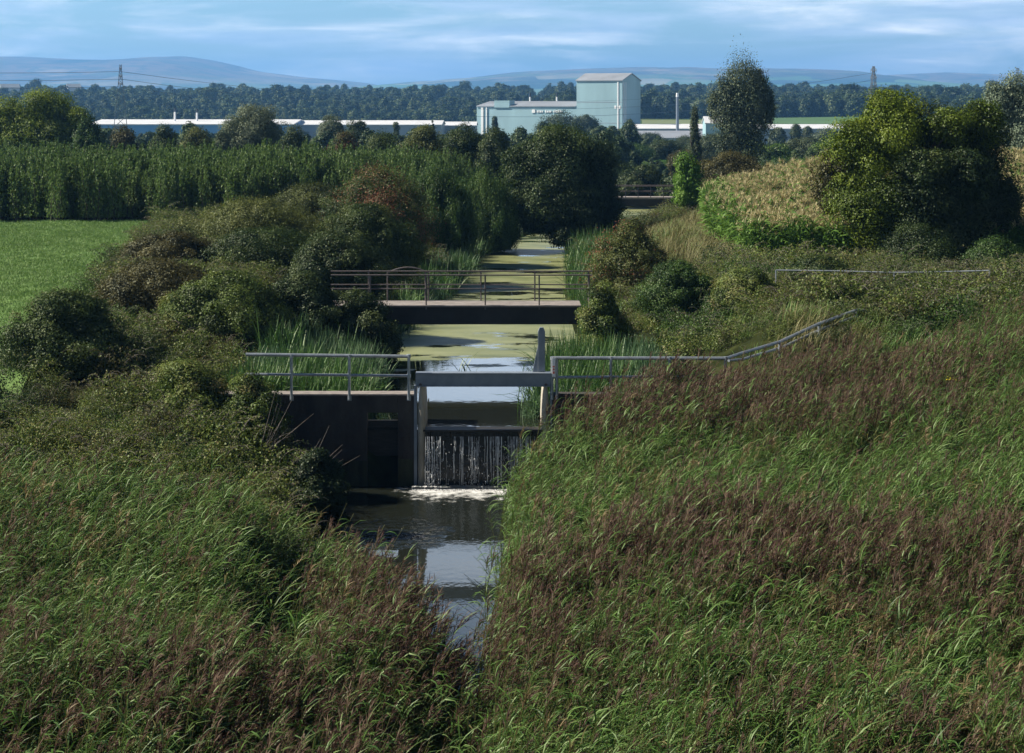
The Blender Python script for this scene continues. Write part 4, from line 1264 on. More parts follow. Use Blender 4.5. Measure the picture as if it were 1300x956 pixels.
def blades(base, length, width, az, elev0, droop, rng, k=4):
    """bending strips: polyline from base, azimuth az, start elevation, drooping"""
    n = len(base)
    P = np.zeros((n, k, 3)); P[:, 0] = base
    el = elev0.copy()
    for j in range(1, k):
        st = length / (k - 1)
        P[:, j] = P[:, j - 1] + np.stack([np.cos(az) * np.cos(el), np.sin(az) * np.cos(el), np.sin(el)], -1) * st[:, None]
        el = el - droop / (k - 1)
    tw = rng.uniform(-.7, .7, n)
    side = np.stack([-np.sin(az) * np.cos(tw), np.cos(az) * np.cos(tw), np.sin(tw)], -1)
    wd = width[:, None] * np.array([.7, 1, .75, .08][:k] if k == 4 else np.concatenate([[.8], np.ones(k - 2), [.08]]))[None, :]
    V = np.stack([P - side[:, None, :] * wd[..., None] * .5, P + side[:, None, :] * wd[..., None] * .5], 2)   # n,k,2,3
    i = (np.arange(n)[:, None] * k + np.arange(k - 1)[None, :]).ravel() * 2
    Q = np.stack([i, i + 1, i + 3, i + 2], 1)
    return V.reshape(-1, 3), Q


class Mix:
    def __init__(self): self.V, self.Q, self.T, self.I, self.n = [], [], [], [], 0
    def add(self, V, Q, tone, mi):
        self.V.append(V); self.Q.append(Q + self.n); self.T.append(np.broadcast_to(tone, (len(V),)) if np.ndim(tone) else np.full(len(V), tone)); self.I.append(np.full(len(Q), mi)); self.n += len(V)
    def mesh(self, name, mats):
        return np_mesh(name, np.concatenate(self.V), np.concatenate(self.Q), mats=mats, tone=np.clip(np.concatenate(self.T), 0, 1), mat_idx=np.concatenate(self.I))


def reed_clump(seed, n=14, plume=.8, hmin=1.5, hmax=2.3, leafy=1.0, lean=.22, straw=False, dead=False):
    rng = np.random.default_rng(seed)
    mx = Mix()
    base = np.stack([rng.normal(0, .2, n), rng.normal(0, .2, n), np.full(n, -.1)], -1)
    H = rng.uniform(hmin, hmax, n)
    s = np.linspace(0, 1, 5)
    ln = rng.normal(lean, .09, n); la = rng.normal(0, .5, n)
    odd = rng.random(n) < (.7 if dead else .1)
    ln = np.where(odd, rng.uniform(.3, 1.1, n), ln); la = np.where(odd, rng.normal(0, 1.3, n), la); H = np.where(odd, H * rng.uniform(.5, 1.0, n), H)
    off = (ln * H)[:, None] * s[None, :] ** 1.7
    P = base[:, None, :] + np.stack([off * np.cos(la)[:, None], off * np.sin(la)[:, None], H[:, None] * s[None, :]], -1)
    V, Q = tubes(P, np.full((n, 5), .006) * np.array([1.2, 1, .9, .8, .6])[None, :], 3)
    mx.add(V, Q, rng.uniform(0, 1), 1)
    nl = int(7 * leafy)
    for j in range(nl):
        f = rng.uniform(.3, .93, n)
        q = np.stack([[np.interp(f[i], s, P[i, :, a]) for a in range(3)] for i in range(n)])
        az = np.where(rng.random(n) < .7, rng.normal(0, .6, n), rng.uniform(-PI, PI, n))
        V, Q = blades(q, rng.uniform(.28, .52, n), rng.uniform(.013, .025, n), az, rng.uniform(.5, 1.15, n), rng.uniform(.7, 2.1, n), rng)
        mx.add(V, Q, np.repeat(rng.uniform(.15, .95, n), 8), 0)
    hp = np.nonzero(rng.random(n) < plume)[0]
    for i in hp:
        k = 20
        f = rng.uniform(.86, 1.0, k)
        q = np.stack([np.interp(f, s, P[i, :, a]) for a in range(3)], -1)
        az = la[i] + rng.normal(0, .75, k)
        L_ = rng.uniform(.09, .2, k) * (1.35 - 3.0 * (f - .86))
        V, Q = blades(q, L_, rng.uniform(.007, .016, k), az, rng.uniform(.7, 1.35, k), rng.uniform(.4, 1.5, k), rng)
        mx.add(V, Q, rng.uniform(.1, .9), 2)
    return mx.mesh('reed_clump', [M['drygrass'] if dead else M['reedleaf'], M['reedstem'], M['strawplume'] if straw else M['plume']])


def rush_clump(seed, mat, n=26, h=(1.0, 1.7), w=.022, spread=.2):
    rng = np.random.default_rng(seed); mx = Mix()
    base = np.stack([rng.normal(0, spread, n), rng.normal(0, spread, n), np.full(n, -.05)], -1)
    V, Q = blades(base, rng.uniform(*h, n), rng.uniform(.7, 1.2, n) * w, rng.uniform(-PI, PI, n), rng.uniform(1.25, 1.52, n), rng.uniform(.0, .8, n) * (rng.random(n) < .8) + (rng.random(n) < .2) * 1.3, rng, 5)
    mx.add(V, Q, np.repeat(rng.uniform(0, 1, n), 10), 0)
    return mx.mesh('rush_clump', [M[mat]])


def grass_tuft(seed, mat, n=30, h=(.3, .7), w=.012, spread=.22, seedheads=False):
    rng = np.random.default_rng(seed); mx = Mix()
    base = np.stack([rng.normal(0, spread, n), rng.normal(0, spread, n), np.full(n, -.03)], -1)
    V, Q = blades(base, rng.uniform(*h, n), rng.uniform(.7, 1.3, n) * w, rng.normal(0, 1.2, n), rng.uniform(.9, 1.5, n), rng.uniform(.2, 1.3, n), rng)
    mx.add(V, Q, np.repeat(rng.uniform(0, 1, n), 8), 0)
    return mx.mesh('grass_tuft', [M[mat]])


def bramble_clump(seed, mat='bramble', W=1.7, H=1.0, n=900, leaf=.075, sprays=7):
    rng = np.random.default_rng(seed); mx = Mix()
    # several arching sprays of leaves over a leafy mound
    d = unit(rng.normal(size=(n, 3))); d[:, 2] = np.abs(d[:, 2])
    bump = 1 + .28 * np.sin(d[:, 0] * 5 + seed) * np.cos(d[:, 1] * 6 + 2 * seed)
    r = rng.uniform(.35, 1, n) ** .45 * bump
    P = d * r[:, None] * np.array([W / 2, W / 2, H])
    nr = unit(d * .7 + rng.normal(size=(n, 3)) * .7 + np.array([0, 0, .3]))
    tn = .45 + .16 * np.sin(P[:, 0] * 4 + seed) + rng.normal(0, .2, n)
    V, Q = leaves(P, nr, leaf * rng.uniform(.6, 1.4, n), rng, .7)
    mx.add(V, Q, np.repeat(tn, 4), 0)
    for k in range(sprays):
        az = rng.uniform(0, 6.28); m = 22
        L_ = rng.uniform(.5, 1.1); s = np.linspace(0, 1, m)
        st = np.array([math.cos(az) * W * .25, math.sin(az) * W * .25, H * .7])
        Pm = st + np.stack([math.cos(az) * s * L_ * .7, math.sin(az) * s * L_ * .7, L_ * (s * 1.0 - s ** 2 * .75)], -1)
        V, Q = tubes(Pm[None, ::3], np.full((1, len(Pm[::3])), .006), 3); mx.add(V, Q, .1, 1)
        pl = Pm + rng.normal(0, .035, Pm.shape)
        V, Q = leaves(pl, unit(rng.normal(size=(m, 3)) + np.array([0, 0, .8])), leaf * rng.uniform(.6, 1.1, m), rng, .65)
        mx.add(V, Q, np.repeat(rng.normal(.6, .2, m), 4), 0)
    return mx.mesh('bramble_clump', [M[mat], M['twig']])


def rand_rot(n, zr=PI, tilt=.08):
    return np.stack([R.normal(0, tilt, n), R.normal(0, tilt, n), R.uniform(-zr, zr, n)], -1)


def vec_scl(n, a, b):
    s = R.uniform(a, b, n)
    return np.stack([s, s, s * R.uniform(.85, 1.15, n)], -1)


def chan(X, Y):
    return np.abs(X - np.interp(Y, _cd, _cx)) - np.interp(Y, _cd, _ch), X > np.interp(Y, _cd, _cx)


def sample(n, y0, y1, margin=60):
    """points over the ground the lens could see, denser in proportion to ground area"""
    Y = np.sqrt(R.uniform(y0 ** 2, y1 ** 2, n))
    X = R.uniform(-650 - margin, 650 + margin, n) / F * Y
    return X, Y


def to_px(X, Y, Z):
    return 650 + X / Y * F, YH + (CZ - Z) / Y * F


# --- reeds of the foreground
reed_protos = [reed_clump(s, plume=.85, leafy=1.0) for s in range(4)] + [reed_clump(10 + s, plume=.12, leafy=1.6, hmin=1.2, hmax=1.9) for s in range(4)] + \
              [reed_clump(20 + s, plume=.33, leafy=1.3) for s in range(3)] + [reed_clump(30 + s, plume=.9, leafy=.7, straw=True, hmin=1.1, hmax=1.7) for s in range(2)] + [reed_clump(40 + s, plume=.3, leafy=.8, straw=True, dead=True, n=9) for s in range(2)]
reed_c = proto_collection('reed_proto', reed_protos)


def reed_bed():
    X, Y = sample(12400, 23.5, 57.0, 340)
    d, right = chan(X, Y)
    Z = ground_z(X, Y)
    px, py = to_px(X, Y, Z + 1.8)
    pg, _ = to_px(X, Y, 0)
    lim = np.interp(pg, [370, 430, 500, 560, 620], [44, 41.0, 38.2, 35.2, 32.6]) + .6 * wav(X, Y, .5, 4)
    ok = np.where(right, d > -.15, (Y < lim) & ((d > -.25) | (Y < 41)))
    ok |= (Y < 32)
    # keep the fall, the tail water and the left wall in view
    ok &= ~(right & (Y > 50) & (X < XR - .7 - .1 * (57 - Y)))
    ok &= ~((Y > 54.5) & (d < 1.2))
    # a hollow in the left bed
    ok &= ~(((px - 345) / 80) ** 2 + ((py - 715) / 105) ** 2 < 1) | (R.random(len(X)) < .12)
    # straggly, thinner reeds high on the right bank
    ok &= ~(right & (X > 8.0) & (Y > 46)) | (R.random(len(X)) < np.where(pg < 1090, .75, .4))
    ok &= ~(~right & (Y > 33) & (pg < 430)) | (R.random(len(X)) < .62)
    X, Y, Z, px, py, right = X[ok], Y[ok], Z[ok], px[ok], py[ok], right[ok]
    # plumed or leafy, in drifts
    f = wav(X, Y, .42, 6) * .9 + .35 * wav(X, Y, 1.3, 2)
    bias = np.zeros(len(X))
    for cx_, cy_, rx, ry, s in ((1010, 475, 150, 45, 1.3), (1130, 700, 200, 60, .4), (720, 640, 140, 90, -1.4), (980, 560, 190, 60, -1.2), (640, 750, 70, 80, -.6), (1100, 640, 120, 40, -.5), (100, 600, 200, 60, -.5), (1240, 560, 120, 70, -.6), (860, 520, 190, 50, 1.5), (1000, 690, 330, 60, 1.1), (560, 770, 150, 90, 1.5), (150, 640, 220, 60, -.3), (230, 760, 220, 110, -.25), (1180, 820, 160, 50, -.5), (100, 780, 140, 80, -.2), (250, 560, 250, 40, -.5)):
        bias += s * np.exp(-((px - cx_) / rx) ** 2 - ((py - cy_) / ry) ** 2)
    f = f * .6 + bias
    n = len(X)
    idx = np.where(f > .22, R.integers(0, 4, n), np.where(f < -.12, R.integers(4, 8, n), R.integers(8, 11, n)))
    st = (px > 1000) & (py > 730) & (R.random(n) < .4)
    idx = np.where(st, R.integers(11, 13, n), idx)
    idx = np.where(R.random(n) < .05 + .05 * (wav(X, Y, .8, 5) > .3), R.integers(13, 15, n), idx)
    scl = vec_scl(n, .8, 1.18) * (1 + .1 * wav(X, Y, .9, 8))[:, None]
    scl *= np.where(right & (X > 5), .88, 1.0)[:, None]
    scatter('reed_bed', np.stack([X, Y, Z], -1), rand_rot(n, .5, .07), scl, idx, reed_c,
            'dense bed of wind bent reeds with purple brown plumes filling the foreground', 'reeds')


reed_bed()

# --- bramble and scrub on the banks
br_protos = [bramble_clump(s) for s in range(4)] + [bramble_clump(10 + s, 'hedge', 1.6, 1.1, 900, .07) for s in range(2)] + [bramble_clump(20 + s, 'green', 1.5, .9, 900, .07) for s in range(2)] + [bramble_clump(30 + s, 'brown', 1.4, .9, 800, .06, 10) for s in range(2)]
br_c = proto_collection('bramble_proto', br_protos)


def scrub():
    X, Y = sample(19400, 30, 150, 260)
    d, right = chan(X, Y)
    Z = ground_z(X, Y)
    okl = ~right & (d > .9) & (Y > 42.5 + 2 * wav(X, Y, .35, 4)) & ((X > -15.4 - .115 * (Y - 67)) | (Y < 59)) & (Y < 135)
    okl &= ~((Y > 55.5) & (Y < 59.2) & (X > PX(372, 58) ))
    pgx, _ = to_px(X, Y, Z)
    okl &= ~((Y < 58.2) & (pgx > np.interp(Y, [43, 46, 50, 54, 58], [445, 432, 405, 372, 350])))
    okl &= ~((Y > 59) & (Y < 70) & (X > -6.2))
    okr = right & (d > 1.0) & (Y > 53.5) & (X < np.interp(Y, [80, 82, 90, 132], [99, 10.0, 9.4, 12]))
    okr &= ~((Y > 53) & (Y < 66) & (X < 6.8))
    okr &= ~((Y > 84) & (Y < 130) & (X > 6.0))
    okl &= Y > 40
    okm = (~right & (d > .5) & (Y > 31) & (pgx < 430) & (Y < 43) & (R.random(len(X)) < .4)) | (right & (pgx > 1060) & (Y > 44) & (Y < 54) & (R.random(len(X)) < .6))
    ok = okl | okr | okm
    ok &= R.random(len(X)) < np.where(Y < 85, 1, .75)
    ok &= ~((Y > 70.5) & (Y < 75) & (d < 2.5))
    X, Y, Z, right = X[ok], Y[ok], Z[ok], right[ok]
    f = wav(X, Y, .3, 9) + .5 * wav(X, Y, .9, 3)
    n = len(X)
    idx = np.where(f > .45, R.integers(4, 6, n), np.where(f < -.45, R.integers(6, 8, n), R.integers(0, 4, n)))
    idx = np.where(R.random(n) < .15, R.integers(8, 10, n), idx)
    s = vec_scl(n, .65, 1.15) * (.75 + .3 * np.clip(wav(X, Y, .5, 5), -1, 1))[:, None]
    s = np.where((right & (Y < 62))[:, None], s * .75, s * 1.1)
    pgx, _ = to_px(X, Y, Z)
    s = np.where((right & (Y > 55) & (Y < 65) & (pgx > 925) & (pgx < 1135))[:, None], s * .56, s)
    s = np.where((right & (Y > 58) & (Y < 69.5) & (pgx > 1040))[:, None], s * 1.2, s)
    scatter('bramble_scrub', np.stack([X, Y, Z - .05], -1), rand_rot(n, PI, .15), s, idx, br_c,
            'tangled bramble and nettle scrub covering both canal banks', 'scrub')


scrub()

# --- rushes by the upper pool
ru_c = proto_collection('rush_proto', [rush_clump(s, 'rush') for s in range(3)] + [rush_clump(5 + s, 'rushgrey', 30, (.7, 1.3), .026, .25) for s in range(3)])
Xa, Ya = sample(14000, 59, 69, 0)
Xb, Yb_ = sample(16000, 75, 150, 0)
X, Y = np.concatenate([Xa, Xb]), np.concatenate([Ya, Yb_])
d, right = chan(X, Y)
ok = (right & (d > -2.35) & (d < 1.2) & (Y < 68.5) & (Y > 60.2)) | (~right & (d > -.5) & (d < 3.0) & (Y < 69) & (Y > 59.6) & (X < PX(474, Y)))
ok &= (Y > 74) | (R.random(len(X)) < .4)
ok |= (Y > 76) & (d > np.where(right, .4, -.05)) & (d < 1.3) & (R.random(len(X)) < .8)
ok |= right & (Y > 96) & (Y < 150) & (d > .4) & (d < np.interp(Y, [118, 130], [3.2, 1.6]))
ok &= ~((np.abs(Y - 72.8) < 1.6))
X, Y, d, right = X[ok], Y[ok], d[ok], right[ok]
Z = np.maximum(ground_z(X, Y), WU - .1)
n = len(X)
f = wav(X, Y, .6, 3)
grey = (right & (Y < 69) & (X > 3.6)) | (right & (Y > 110) & (f > 0)) | (~right & (f > -.1)) | (right & (Y < 62) & (f > .2))
idx = np.where(grey, R.integers(3, 6, n), R.integers(0, 3, n))
s = vec_scl(n, .85, 1.2)
s[:, 2] *= np.where((Y < 69) & right, np.interp(Y, [60, 68], [.7, 1.12]), np.where(Y < 69, np.interp(Y, [60, 68], [.8, 1.15]), .95))
scatter('rush_bed', np.stack([X, Y, Z], -1), rand_rot(n, PI, .08), s, idx, ru_c, 'upright bright and grey green rushes lining the canal edges', 'rushes')

# tufts of dark rush standing in the clear pool
for px, py, k, lb in ((590, 472, 9, 'sparse dark rush tuft standing in the clear pool above the weir'), (672, 478, 12, 'dark rush tuft leaning over the pool beside the lifting post')):
    D = (CZ - WU) * F / (py - YH)
    rng = np.random.default_rng(px)
    V, Q = blades(np.stack([PX(px, D) + rng.normal(0, .16, k), D + rng.normal(0, .15, k), np.full(k, WU - .05)], -1), rng.uniform(.4, 1.0, k), np.full(k, .03), rng.choice([2.9, .3], k) + rng.normal(0, .5, k), rng.uniform(.8, 1.5, k), rng.uniform(.2, 1.2, k), rng, 5)
    o = link('rush_tuft', np_mesh('rush_tuft', V, Q, mats=[M['rush']], tone=np.full(len(V), .05)))
    tag(o, lb, 'rushes')

# --- dry grass: strip by the maize, upper right bank
gr_c = proto_collection('grass_proto', [grass_tuft(s, 'drygrass', 34, (.35, .8), .014) for s in range(3)] + [grass_tuft(6 + s, 'grass', 34, (.25, .6), .014) for s in range(2)])
X, Y = sample(19000, 40, 135, 220)
d, right = chan(X, Y)
ok = right & (((Y > 83) & (Y < 130) & (X > 5.2 + .02 * (Y - 83)) & (X < np.interp(Y, [82, 100, 131], [10.2, 10.2, 13.2]))) | ((Y < 84) & (Y > 48) & (X > 7.5) & (R.random(len(X)) < .55)))
X, Y = X[ok], Y[ok]
Z = ground_z(X, Y); n = len(X)
dry = np.where(Y > 83, R.random(n) < .8, wav(X, Y, .5, 8) > .2)
idx = np.where(dry, R.integers(0, 3, n), R.integers(3, 5, n))
scatter('rough_grass', np.stack([X, Y, Z], -1), rand_rot(n, .7, .1), vec_scl(n, .8, 1.4), idx, gr_c, 'rough dry grass on the right bank and along the maize edge', 'grass')
# --- pasture grass
X, Y = sample(72000, 60, 121, 220)
ok = (X < -16.0 - .115 * (Y - 67))
X, Y = X[ok], Y[ok]; n = len(X)
gp_c = proto_collection('pasture_proto', [grass_tuft(40 + s, 'grass', 40, (.06, .16), .016, .28) for s in range(3)])
scatter('pasture_grass', np.stack([X, Y, ground_z(X, Y) + .02], -1), rand_rot(n), vec_scl(n, .8, 1.3), R.integers(0, 3, n), gp_c, 'short green grass of the pasture left of the bushes', 'grass')


# --- ragwort flowers
def ragwort(seed):
    rng = np.random.default_rng(seed); mx = Mix()
    n = 5
    base = np.stack([rng.normal(0, .08, n), rng.normal(0, .08, n), np.full(n, 0.)], -1)
    tip = base + np.stack([rng.normal(0, .12, n), rng.normal(0, .12, n), rng.uniform(.8, 1.15, n)], -1)
    V, Q = tubes(np.stack([base, tip], 1), np.full((n, 2), .006), 3); mx.add(V, Q, .5, 0)
    P = np.repeat(tip, 14, 0) + rng.normal(0, .05, (n * 14, 3)) * np.array([1, 1, .4])
    V, Q = leaves(P, unit(rng.normal(0, .4, (len(P), 3)) + np.array([0, -.4, 1])), np.full(len(P), .035), rng, .9); mx.add(V, Q, .5, 1)
    return mx.mesh('ragwort', [M['reedstem'], M['flower']])


fl_c = proto_collection('ragwort_proto', [ragwort(s) for s in range(2)])
P = []
for px, py in ((1210, 478), (1215, 486), (1275, 478), (1145, 540), (1105, 545), (1112, 556), (1100, 552), (1212, 440), (1243, 610), (1180, 500)):
    for D in np.linspace(35, 80, 200):
        x = PX(px, D)
        if PZ(py, D) < gz(x, D) + 1.25:
            P.append((x, D, gz(x, D) + .2)); break
P = np.array(P); n = len(P)
scatter('ragwort_flowers', P, rand_rot(n), np.full((n, 3), 1.0), R.integers(0, 2, n), fl_c, 'small yellow ragwort flowers dotted over the right bank', 'flowers')


# --- willow coppice behind the pasture
def coppice(seed, H=4.2, W=1.9):
    rng = np.random.default_rng(seed); mx = Mix()
    ns = 9
    base = np.stack([rng.normal(0, .22, ns), rng.normal(0, .22, ns), np.zeros(ns)], -1)
    top = base + np.stack([rng.normal(.15, .3, ns), rng.normal(0, .3, ns), H * rng.uniform(.72, 1.05, ns)], -1)
    V, Q = tubes(np.stack([base, (base + top) / 2 + rng.normal(0, .05, base.shape), top], 1), np.full((ns, 3), .03) * np.array([1, .7, .2]), 4); mx.add(V, Q, .1, 1)
    m = 230
    f = rng.uniform(.06, 1, (ns, m))
    P = base[:, None] + (top - base)[:, None] * f[..., None]
    r = rng.uniform(.2, .62, (ns, m)) * (1.08 - f)
    az = rng.uniform(0, 6.28, (ns, m))
    P = P + np.stack([np.cos(az) * r, np.sin(az) * r, .1 + 0 * r], -1)
    P = P.reshape(-1, 3)
    nr = unit(rng.normal(size=P.shape) + np.stack([np.cos(az), np.sin(az), .3 + 0 * az], -1).reshape(-1, 3) * .6)
    V, Q = leaves(P, nr, rng.uniform(.12, .24, len(P)), rng, .38, np.array([[0, 0, 2.]]))
    mx.add(V, Q, np.repeat(np.clip(rng.normal(.45, .2, len(P)) + .12 * np.repeat(rng.normal(0, 1, ns), m), 0, 1), 4), 0)
    return mx.mesh('coppice', [M['willow'], M['bark']])


co_c = proto_collection('coppice_proto', [coppice(s) for s in range(6)])
X, Y = sample(5400, 118, 168, 300)
xe = np.interp(Y, [119, 130, 170], [-14.5, -7.5, -2.2])
edge = 120.6 + .5 * wav(X, Y * 0, .5, 3) + R.uniform(-1.3, 1.3, len(X)) + np.where(X > -18, (X + 18) * 1.2, 0)
ok = (X < xe) & (Y > edge)
X, Y = X[ok], Y[ok]; n = len(X)
Z = ground_z(X, Y)
s = vec_scl(n, .85, 1.12)
s *= np.array([1, 1, .8]); s[:, 2] *= 1 + .12 * wav(X, Y, .25, 2) + R.normal(0, .05, n); s[:, 2] *= np.interp(X, [-30, -14, -5, 0], [1.0, .98, .9, .8])
scatter('willow_coppice', np.stack([X, Y, Z], -1), rand_rot(n, PI, .03), s, R.integers(0, 6, n), co_c, 'dense block of upright willow coppice closing off the pasture', 'coppice')


# --- maize
def maize(seed, dry):
    rng = np.random.default_rng(seed); mx = Mix()
    for q in range(3):
        x0 = rng.normal(0, .18); y0 = rng.normal(0, .15); H = rng.uniform(1.55, 1.85)
        P = np.array([[[x0, y0, 0], [x0 + .02, y0, H * .5], [x0 + .05, y0, H]]])
        V, Q = tubes(P, np.array([[.016, .013, .008]]), 4); mx.add(V, Q, .2, 0)
        n = 9
        f = np.linspace(.2, .92, n) * H
        az = np.where(np.arange(n) % 2, 0, PI) + rng.normal(rng.uniform(0, 3), .35, n)
        V, Q = blades(np.stack([np.full(n, x0 + .03), np.full(n, y0), f], -1), rng.uniform(.5, .8, n), rng.uniform(.06, .085, n), az, rng.uniform(.7, 1.1, n), rng.uniform(1.4, 2.2, n), rng, 5)
        mx.add(V, Q, np.repeat(rng.uniform(0, 1, n), 10), 0)
        k = 26 if dry else 5
        V, Q = blades(np.repeat([[x0 + .05, y0, H]], k, 0) - np.array([0, 0, 1]) * rng.uniform(0, .18, (k, 1)), rng.uniform(.2, .36, k), np.full(k, .028 if dry else .02), rng.uniform(-PI, PI, k), rng.uniform(.5, 1.5, k), rng.uniform(0, .8, k), rng)
        mx.add(V, Q, np.repeat(rng.uniform(0, 1, k), 8), 1)
    return mx.mesh('maize', [M['maizeleaf'], M['maizedry']])


ma_c = proto_collection('maize_proto', [maize(s, True) for s in range(4)] + [maize(9 + s, False) for s in range(3)])
rows = []
for y in np.arange(84.5, 150, .75):
    x = np.arange(float(FX0(y)), 62, .34)
    rows.append(np.stack([x + R.normal(0, .06, len(x)), y + R.normal(0, .08, len(x))], -1))
P = np.concatenate(rows)
px_, _ = to_px(P[:, 0], P[:, 1], 5)
P = P[px_ < 1560]
P = P[R.random(len(P)) < .9]
n = len(P)
e = P[:, 0] - FX0(P[:, 1]); front = P[:, 1] - 84.5
edge_ = (e < 1.1) | (front < 1.3)
pg = np.where(edge_, .85, np.where(wav(P[:, 0], P[:, 1], .5, 7) > .62, .7, .06))
idx = np.where(R.random(n) < pg, R.integers(4, 7, n), R.integers(0, 4, n))
s = vec_scl(n, .9, 1.08)
scatter('maize_crop', np.concatenate([P, ground_z(P[:, 0], P[:, 1])[:, None]], 1), rand_rot(n), s, idx, ma_c, 'ripening maize crop with straw coloured tassels and green edge plants', 'maize')

# --- dead arching bramble stems by the left wall
for k, (px, py, D, lb) in enumerate(((372, 600, 53, 'bare grey branched twigs before the dark weir wall'), (330, 560, 55, 'bare arching stems rising out of the left brambles'))):
    rng = np.random.default_rng(k + 3)
    polys, rads = [], []
    for j in range(14):
        s = np.linspace(0, 1, 7)
        a = rng.uniform(.5, 1.35); L_ = rng.uniform(.9, 2.0)
        x, z = PX(px, D) + rng.normal(0, .12), PZ(py, D) - .5
        polys.append(np.stack([x + np.cos(a) * L_ * s, D + rng.normal(0, .3) + .2 * s, z + np.sin(a) * L_ * s - .35 * s ** 2 * L_ * (j % 3 == 0)], -1))
        rads.append(.013 * (1 - .75 * s))
    V, Q = tubes(np.array(polys), np.array(rads), 4)
    tag(link('dead_branch', np_mesh('dead_branch', V, Q, mats=[M['twig']])), lb, 'branch')


# --- far woods
def far_tree(seed, conif=False):
    def crown_(nm, mt, rng, W, H, z0, sh, cl, pr, lf, cr, **k): return crown(nm, mt, rng, W, H, z0, shape=sh, clumps=cl, per=pr, leaf=lf, cr=cr, **k)
    rng = np.random.default_rng(seed)
    me, _ = crown_('far_tree', M['farleaf'], rng, 9, 10, 0, 'cone' if conif else ('round' if seed % 2 else 'dome'), 30, 100, .75, .19, core=.3, tone=(.42, .2), aspect=.75)
    return me


ft_c = proto_collection('far_tree_proto', [far_tree(s) for s in range(7)] + [far_tree(20, True)])


def wood(name, n, px0, px1, y0, y1, label, scale=(.8, 1.3), keep=None):
    Y = R.uniform(y0, y1, n)
    px = R.uniform(px0, px1, n)
    X = PX(px, Y)
    ok = np.ones(n, bool) if keep is None else keep(px, X, Y)
    X, Y = X[ok], Y[ok]; n = len(X)
    Z = ground_z(X, Y) - .5
    s = vec_scl(n, *scale) * (1 + .28 * wav(X, Y, .03, 4) + .15 * wav(X, Y, .009, 2))[:, None] * np.where(R.random(n) < .07, 1.22, 1.0)[:, None]
    idx = np.where(R.random(n) < .06, 7, R.integers(0, 7, n))
    scatter(name, np.stack([X, Y, Z], -1), rand_rot(n, PI, .03), s, idx, ft_c, label, 'wood')


wood('far_wood', 4300, -120, 790, 1080, 2050, 'wooded rising ground behind the sheds and factory', (.72, 1.22))
wood('far_wood', 3300, 790, 1420, 1115, 2050, 'wooded rising ground beyond the narrow green field', (.72, 1.22))
# low scrub filling the plain between the hedges and the sheds
wood('plain_scrub', 640, -80, 800, 235, 560, 'bushy ground cover on the plain left of the factory', (.24, .42))
wood('plain_scrub', 700, 790, 1400, 235, 560, 'low bushy ground cover on the plain right of the factory', (.12, .24))
wood('shelter_wood', 260, -80, 790, 560, 800, 'low trees along the foot of the left sheds', (.22, .42))
wood('shelter_wood', 260, 800, 1400, 560, 780, 'low bushes along the foot of the right sheds', (.1, .22))
# skyline trees, each on its own
for k, (px, tp, D, h, lb) in enumerate(((45, 101, 1900, 13, 'broad dark crown on the wooded skyline above the sunlit willow'),
                                        (279, 107, 2000, 12, 'single round tree standing up on the wooded skyline right of the dark pylon'),
                                        (388, 109, 2000, 10, 'small tree on the skyline where the moorland slope ends'),
                                        (590, 104, 1900, 13, 'rounded crown on the skyline left of the factory tower'),
                                        (1172, 111, 1500, 15, 'leftmost of three rounded crowns on the skyline over the spreading tree'),
                                        (1192, 110, 1500, 16, 'middle one of three rounded crowns on the skyline over the spreading tree'),
                                        (1232, 108, 1500, 17, 'right and tallest of three rounded crowns beside the silver poplar'))):
    x = PX(px, D); zt = PZ(tp, D)
    o = empty('skyline_tree', (x, D, zt - h), label=lb, cat='tree')
    me, C = crown('crown', M['farleaf'], np.random.default_rng(k + 70), h * 1.25, h * .85, h * .15, shape='round', clumps=30, per=110, leaf=.8, cr=.2, tone=(.35, .15), aspect=.75)
    link('crown', me, o)
    link('trunk', trunk_mesh('trunk', np.random.default_rng(k), C, h, .5, 0), o)

# ------------------------------------------------------------------ haze
HZ = dict(x0=-11000, x1=11000, y0=-60, y1=16500, z0=-30, z1=330)
m, nt, out = new_mat('haze')
v = N(nt, 'ShaderNodeVolumePrincipled')
v.inputs['Color'].default_value = (.21, .51, 1.0, 1)
v.inputs['Density'].default_value = .00012
v.inputs['Anisotropy'].default_value = .2
nt.links.new(v.outputs[0], out.inputs['Volume'])
b = MB(); b.box(HZ['x0'], HZ['x1'], HZ['y0'], HZ['y1'], HZ['z0'], HZ['z1'])
o = b.build('haze', m); tag(o, 'thin bluish summer haze over the whole plain', 'haze', kind='stuff')

# ------------------------------------------------------------------ sun and sky
SUN_EL, SUN_AZ = math.radians(40), math.radians(-84)     # azimuth from +Y (view direction), negative = left
sd = Vector((math.sin(SUN_AZ) * math.cos(SUN_EL), math.cos(SUN_AZ) * math.cos(SUN_EL), math.sin(SUN_EL)))
sl = bpy.data.lights.new('sun', 'SUN'); sl.energy = 5.0; sl.angle = math.radians(.5); sl.color = (1, .93, .80)
so = bpy.data.objects.new('sun', sl); COL.objects.link(so)
so.rotation_euler = sd.to_track_quat('Z', 'Y').to_euler()
w = bpy.data.worlds.new('World'); SC.world = w; w.use_nodes = True
nt = w.node_tree; nt.nodes.clear(); L = nt.links.new
wo = nt.nodes.new('ShaderNodeOutputWorld'); bg = nt.nodes.new('ShaderNodeBackground'); bg.inputs[1].default_value = .05
sky = nt.nodes.new('ShaderNodeTexSky'); sky.sky_type = 'NISHITA'; sky.sun_disc = False
sky.sun_elevation = SUN_EL; sky.sun_rotation = SUN_AZ
sky.air_density = 1.0; sky.dust_density = .3; sky.ozone_density = 3.0; sky.altitude = 0
tc = nt.nodes.new('ShaderNodeTexCoord')
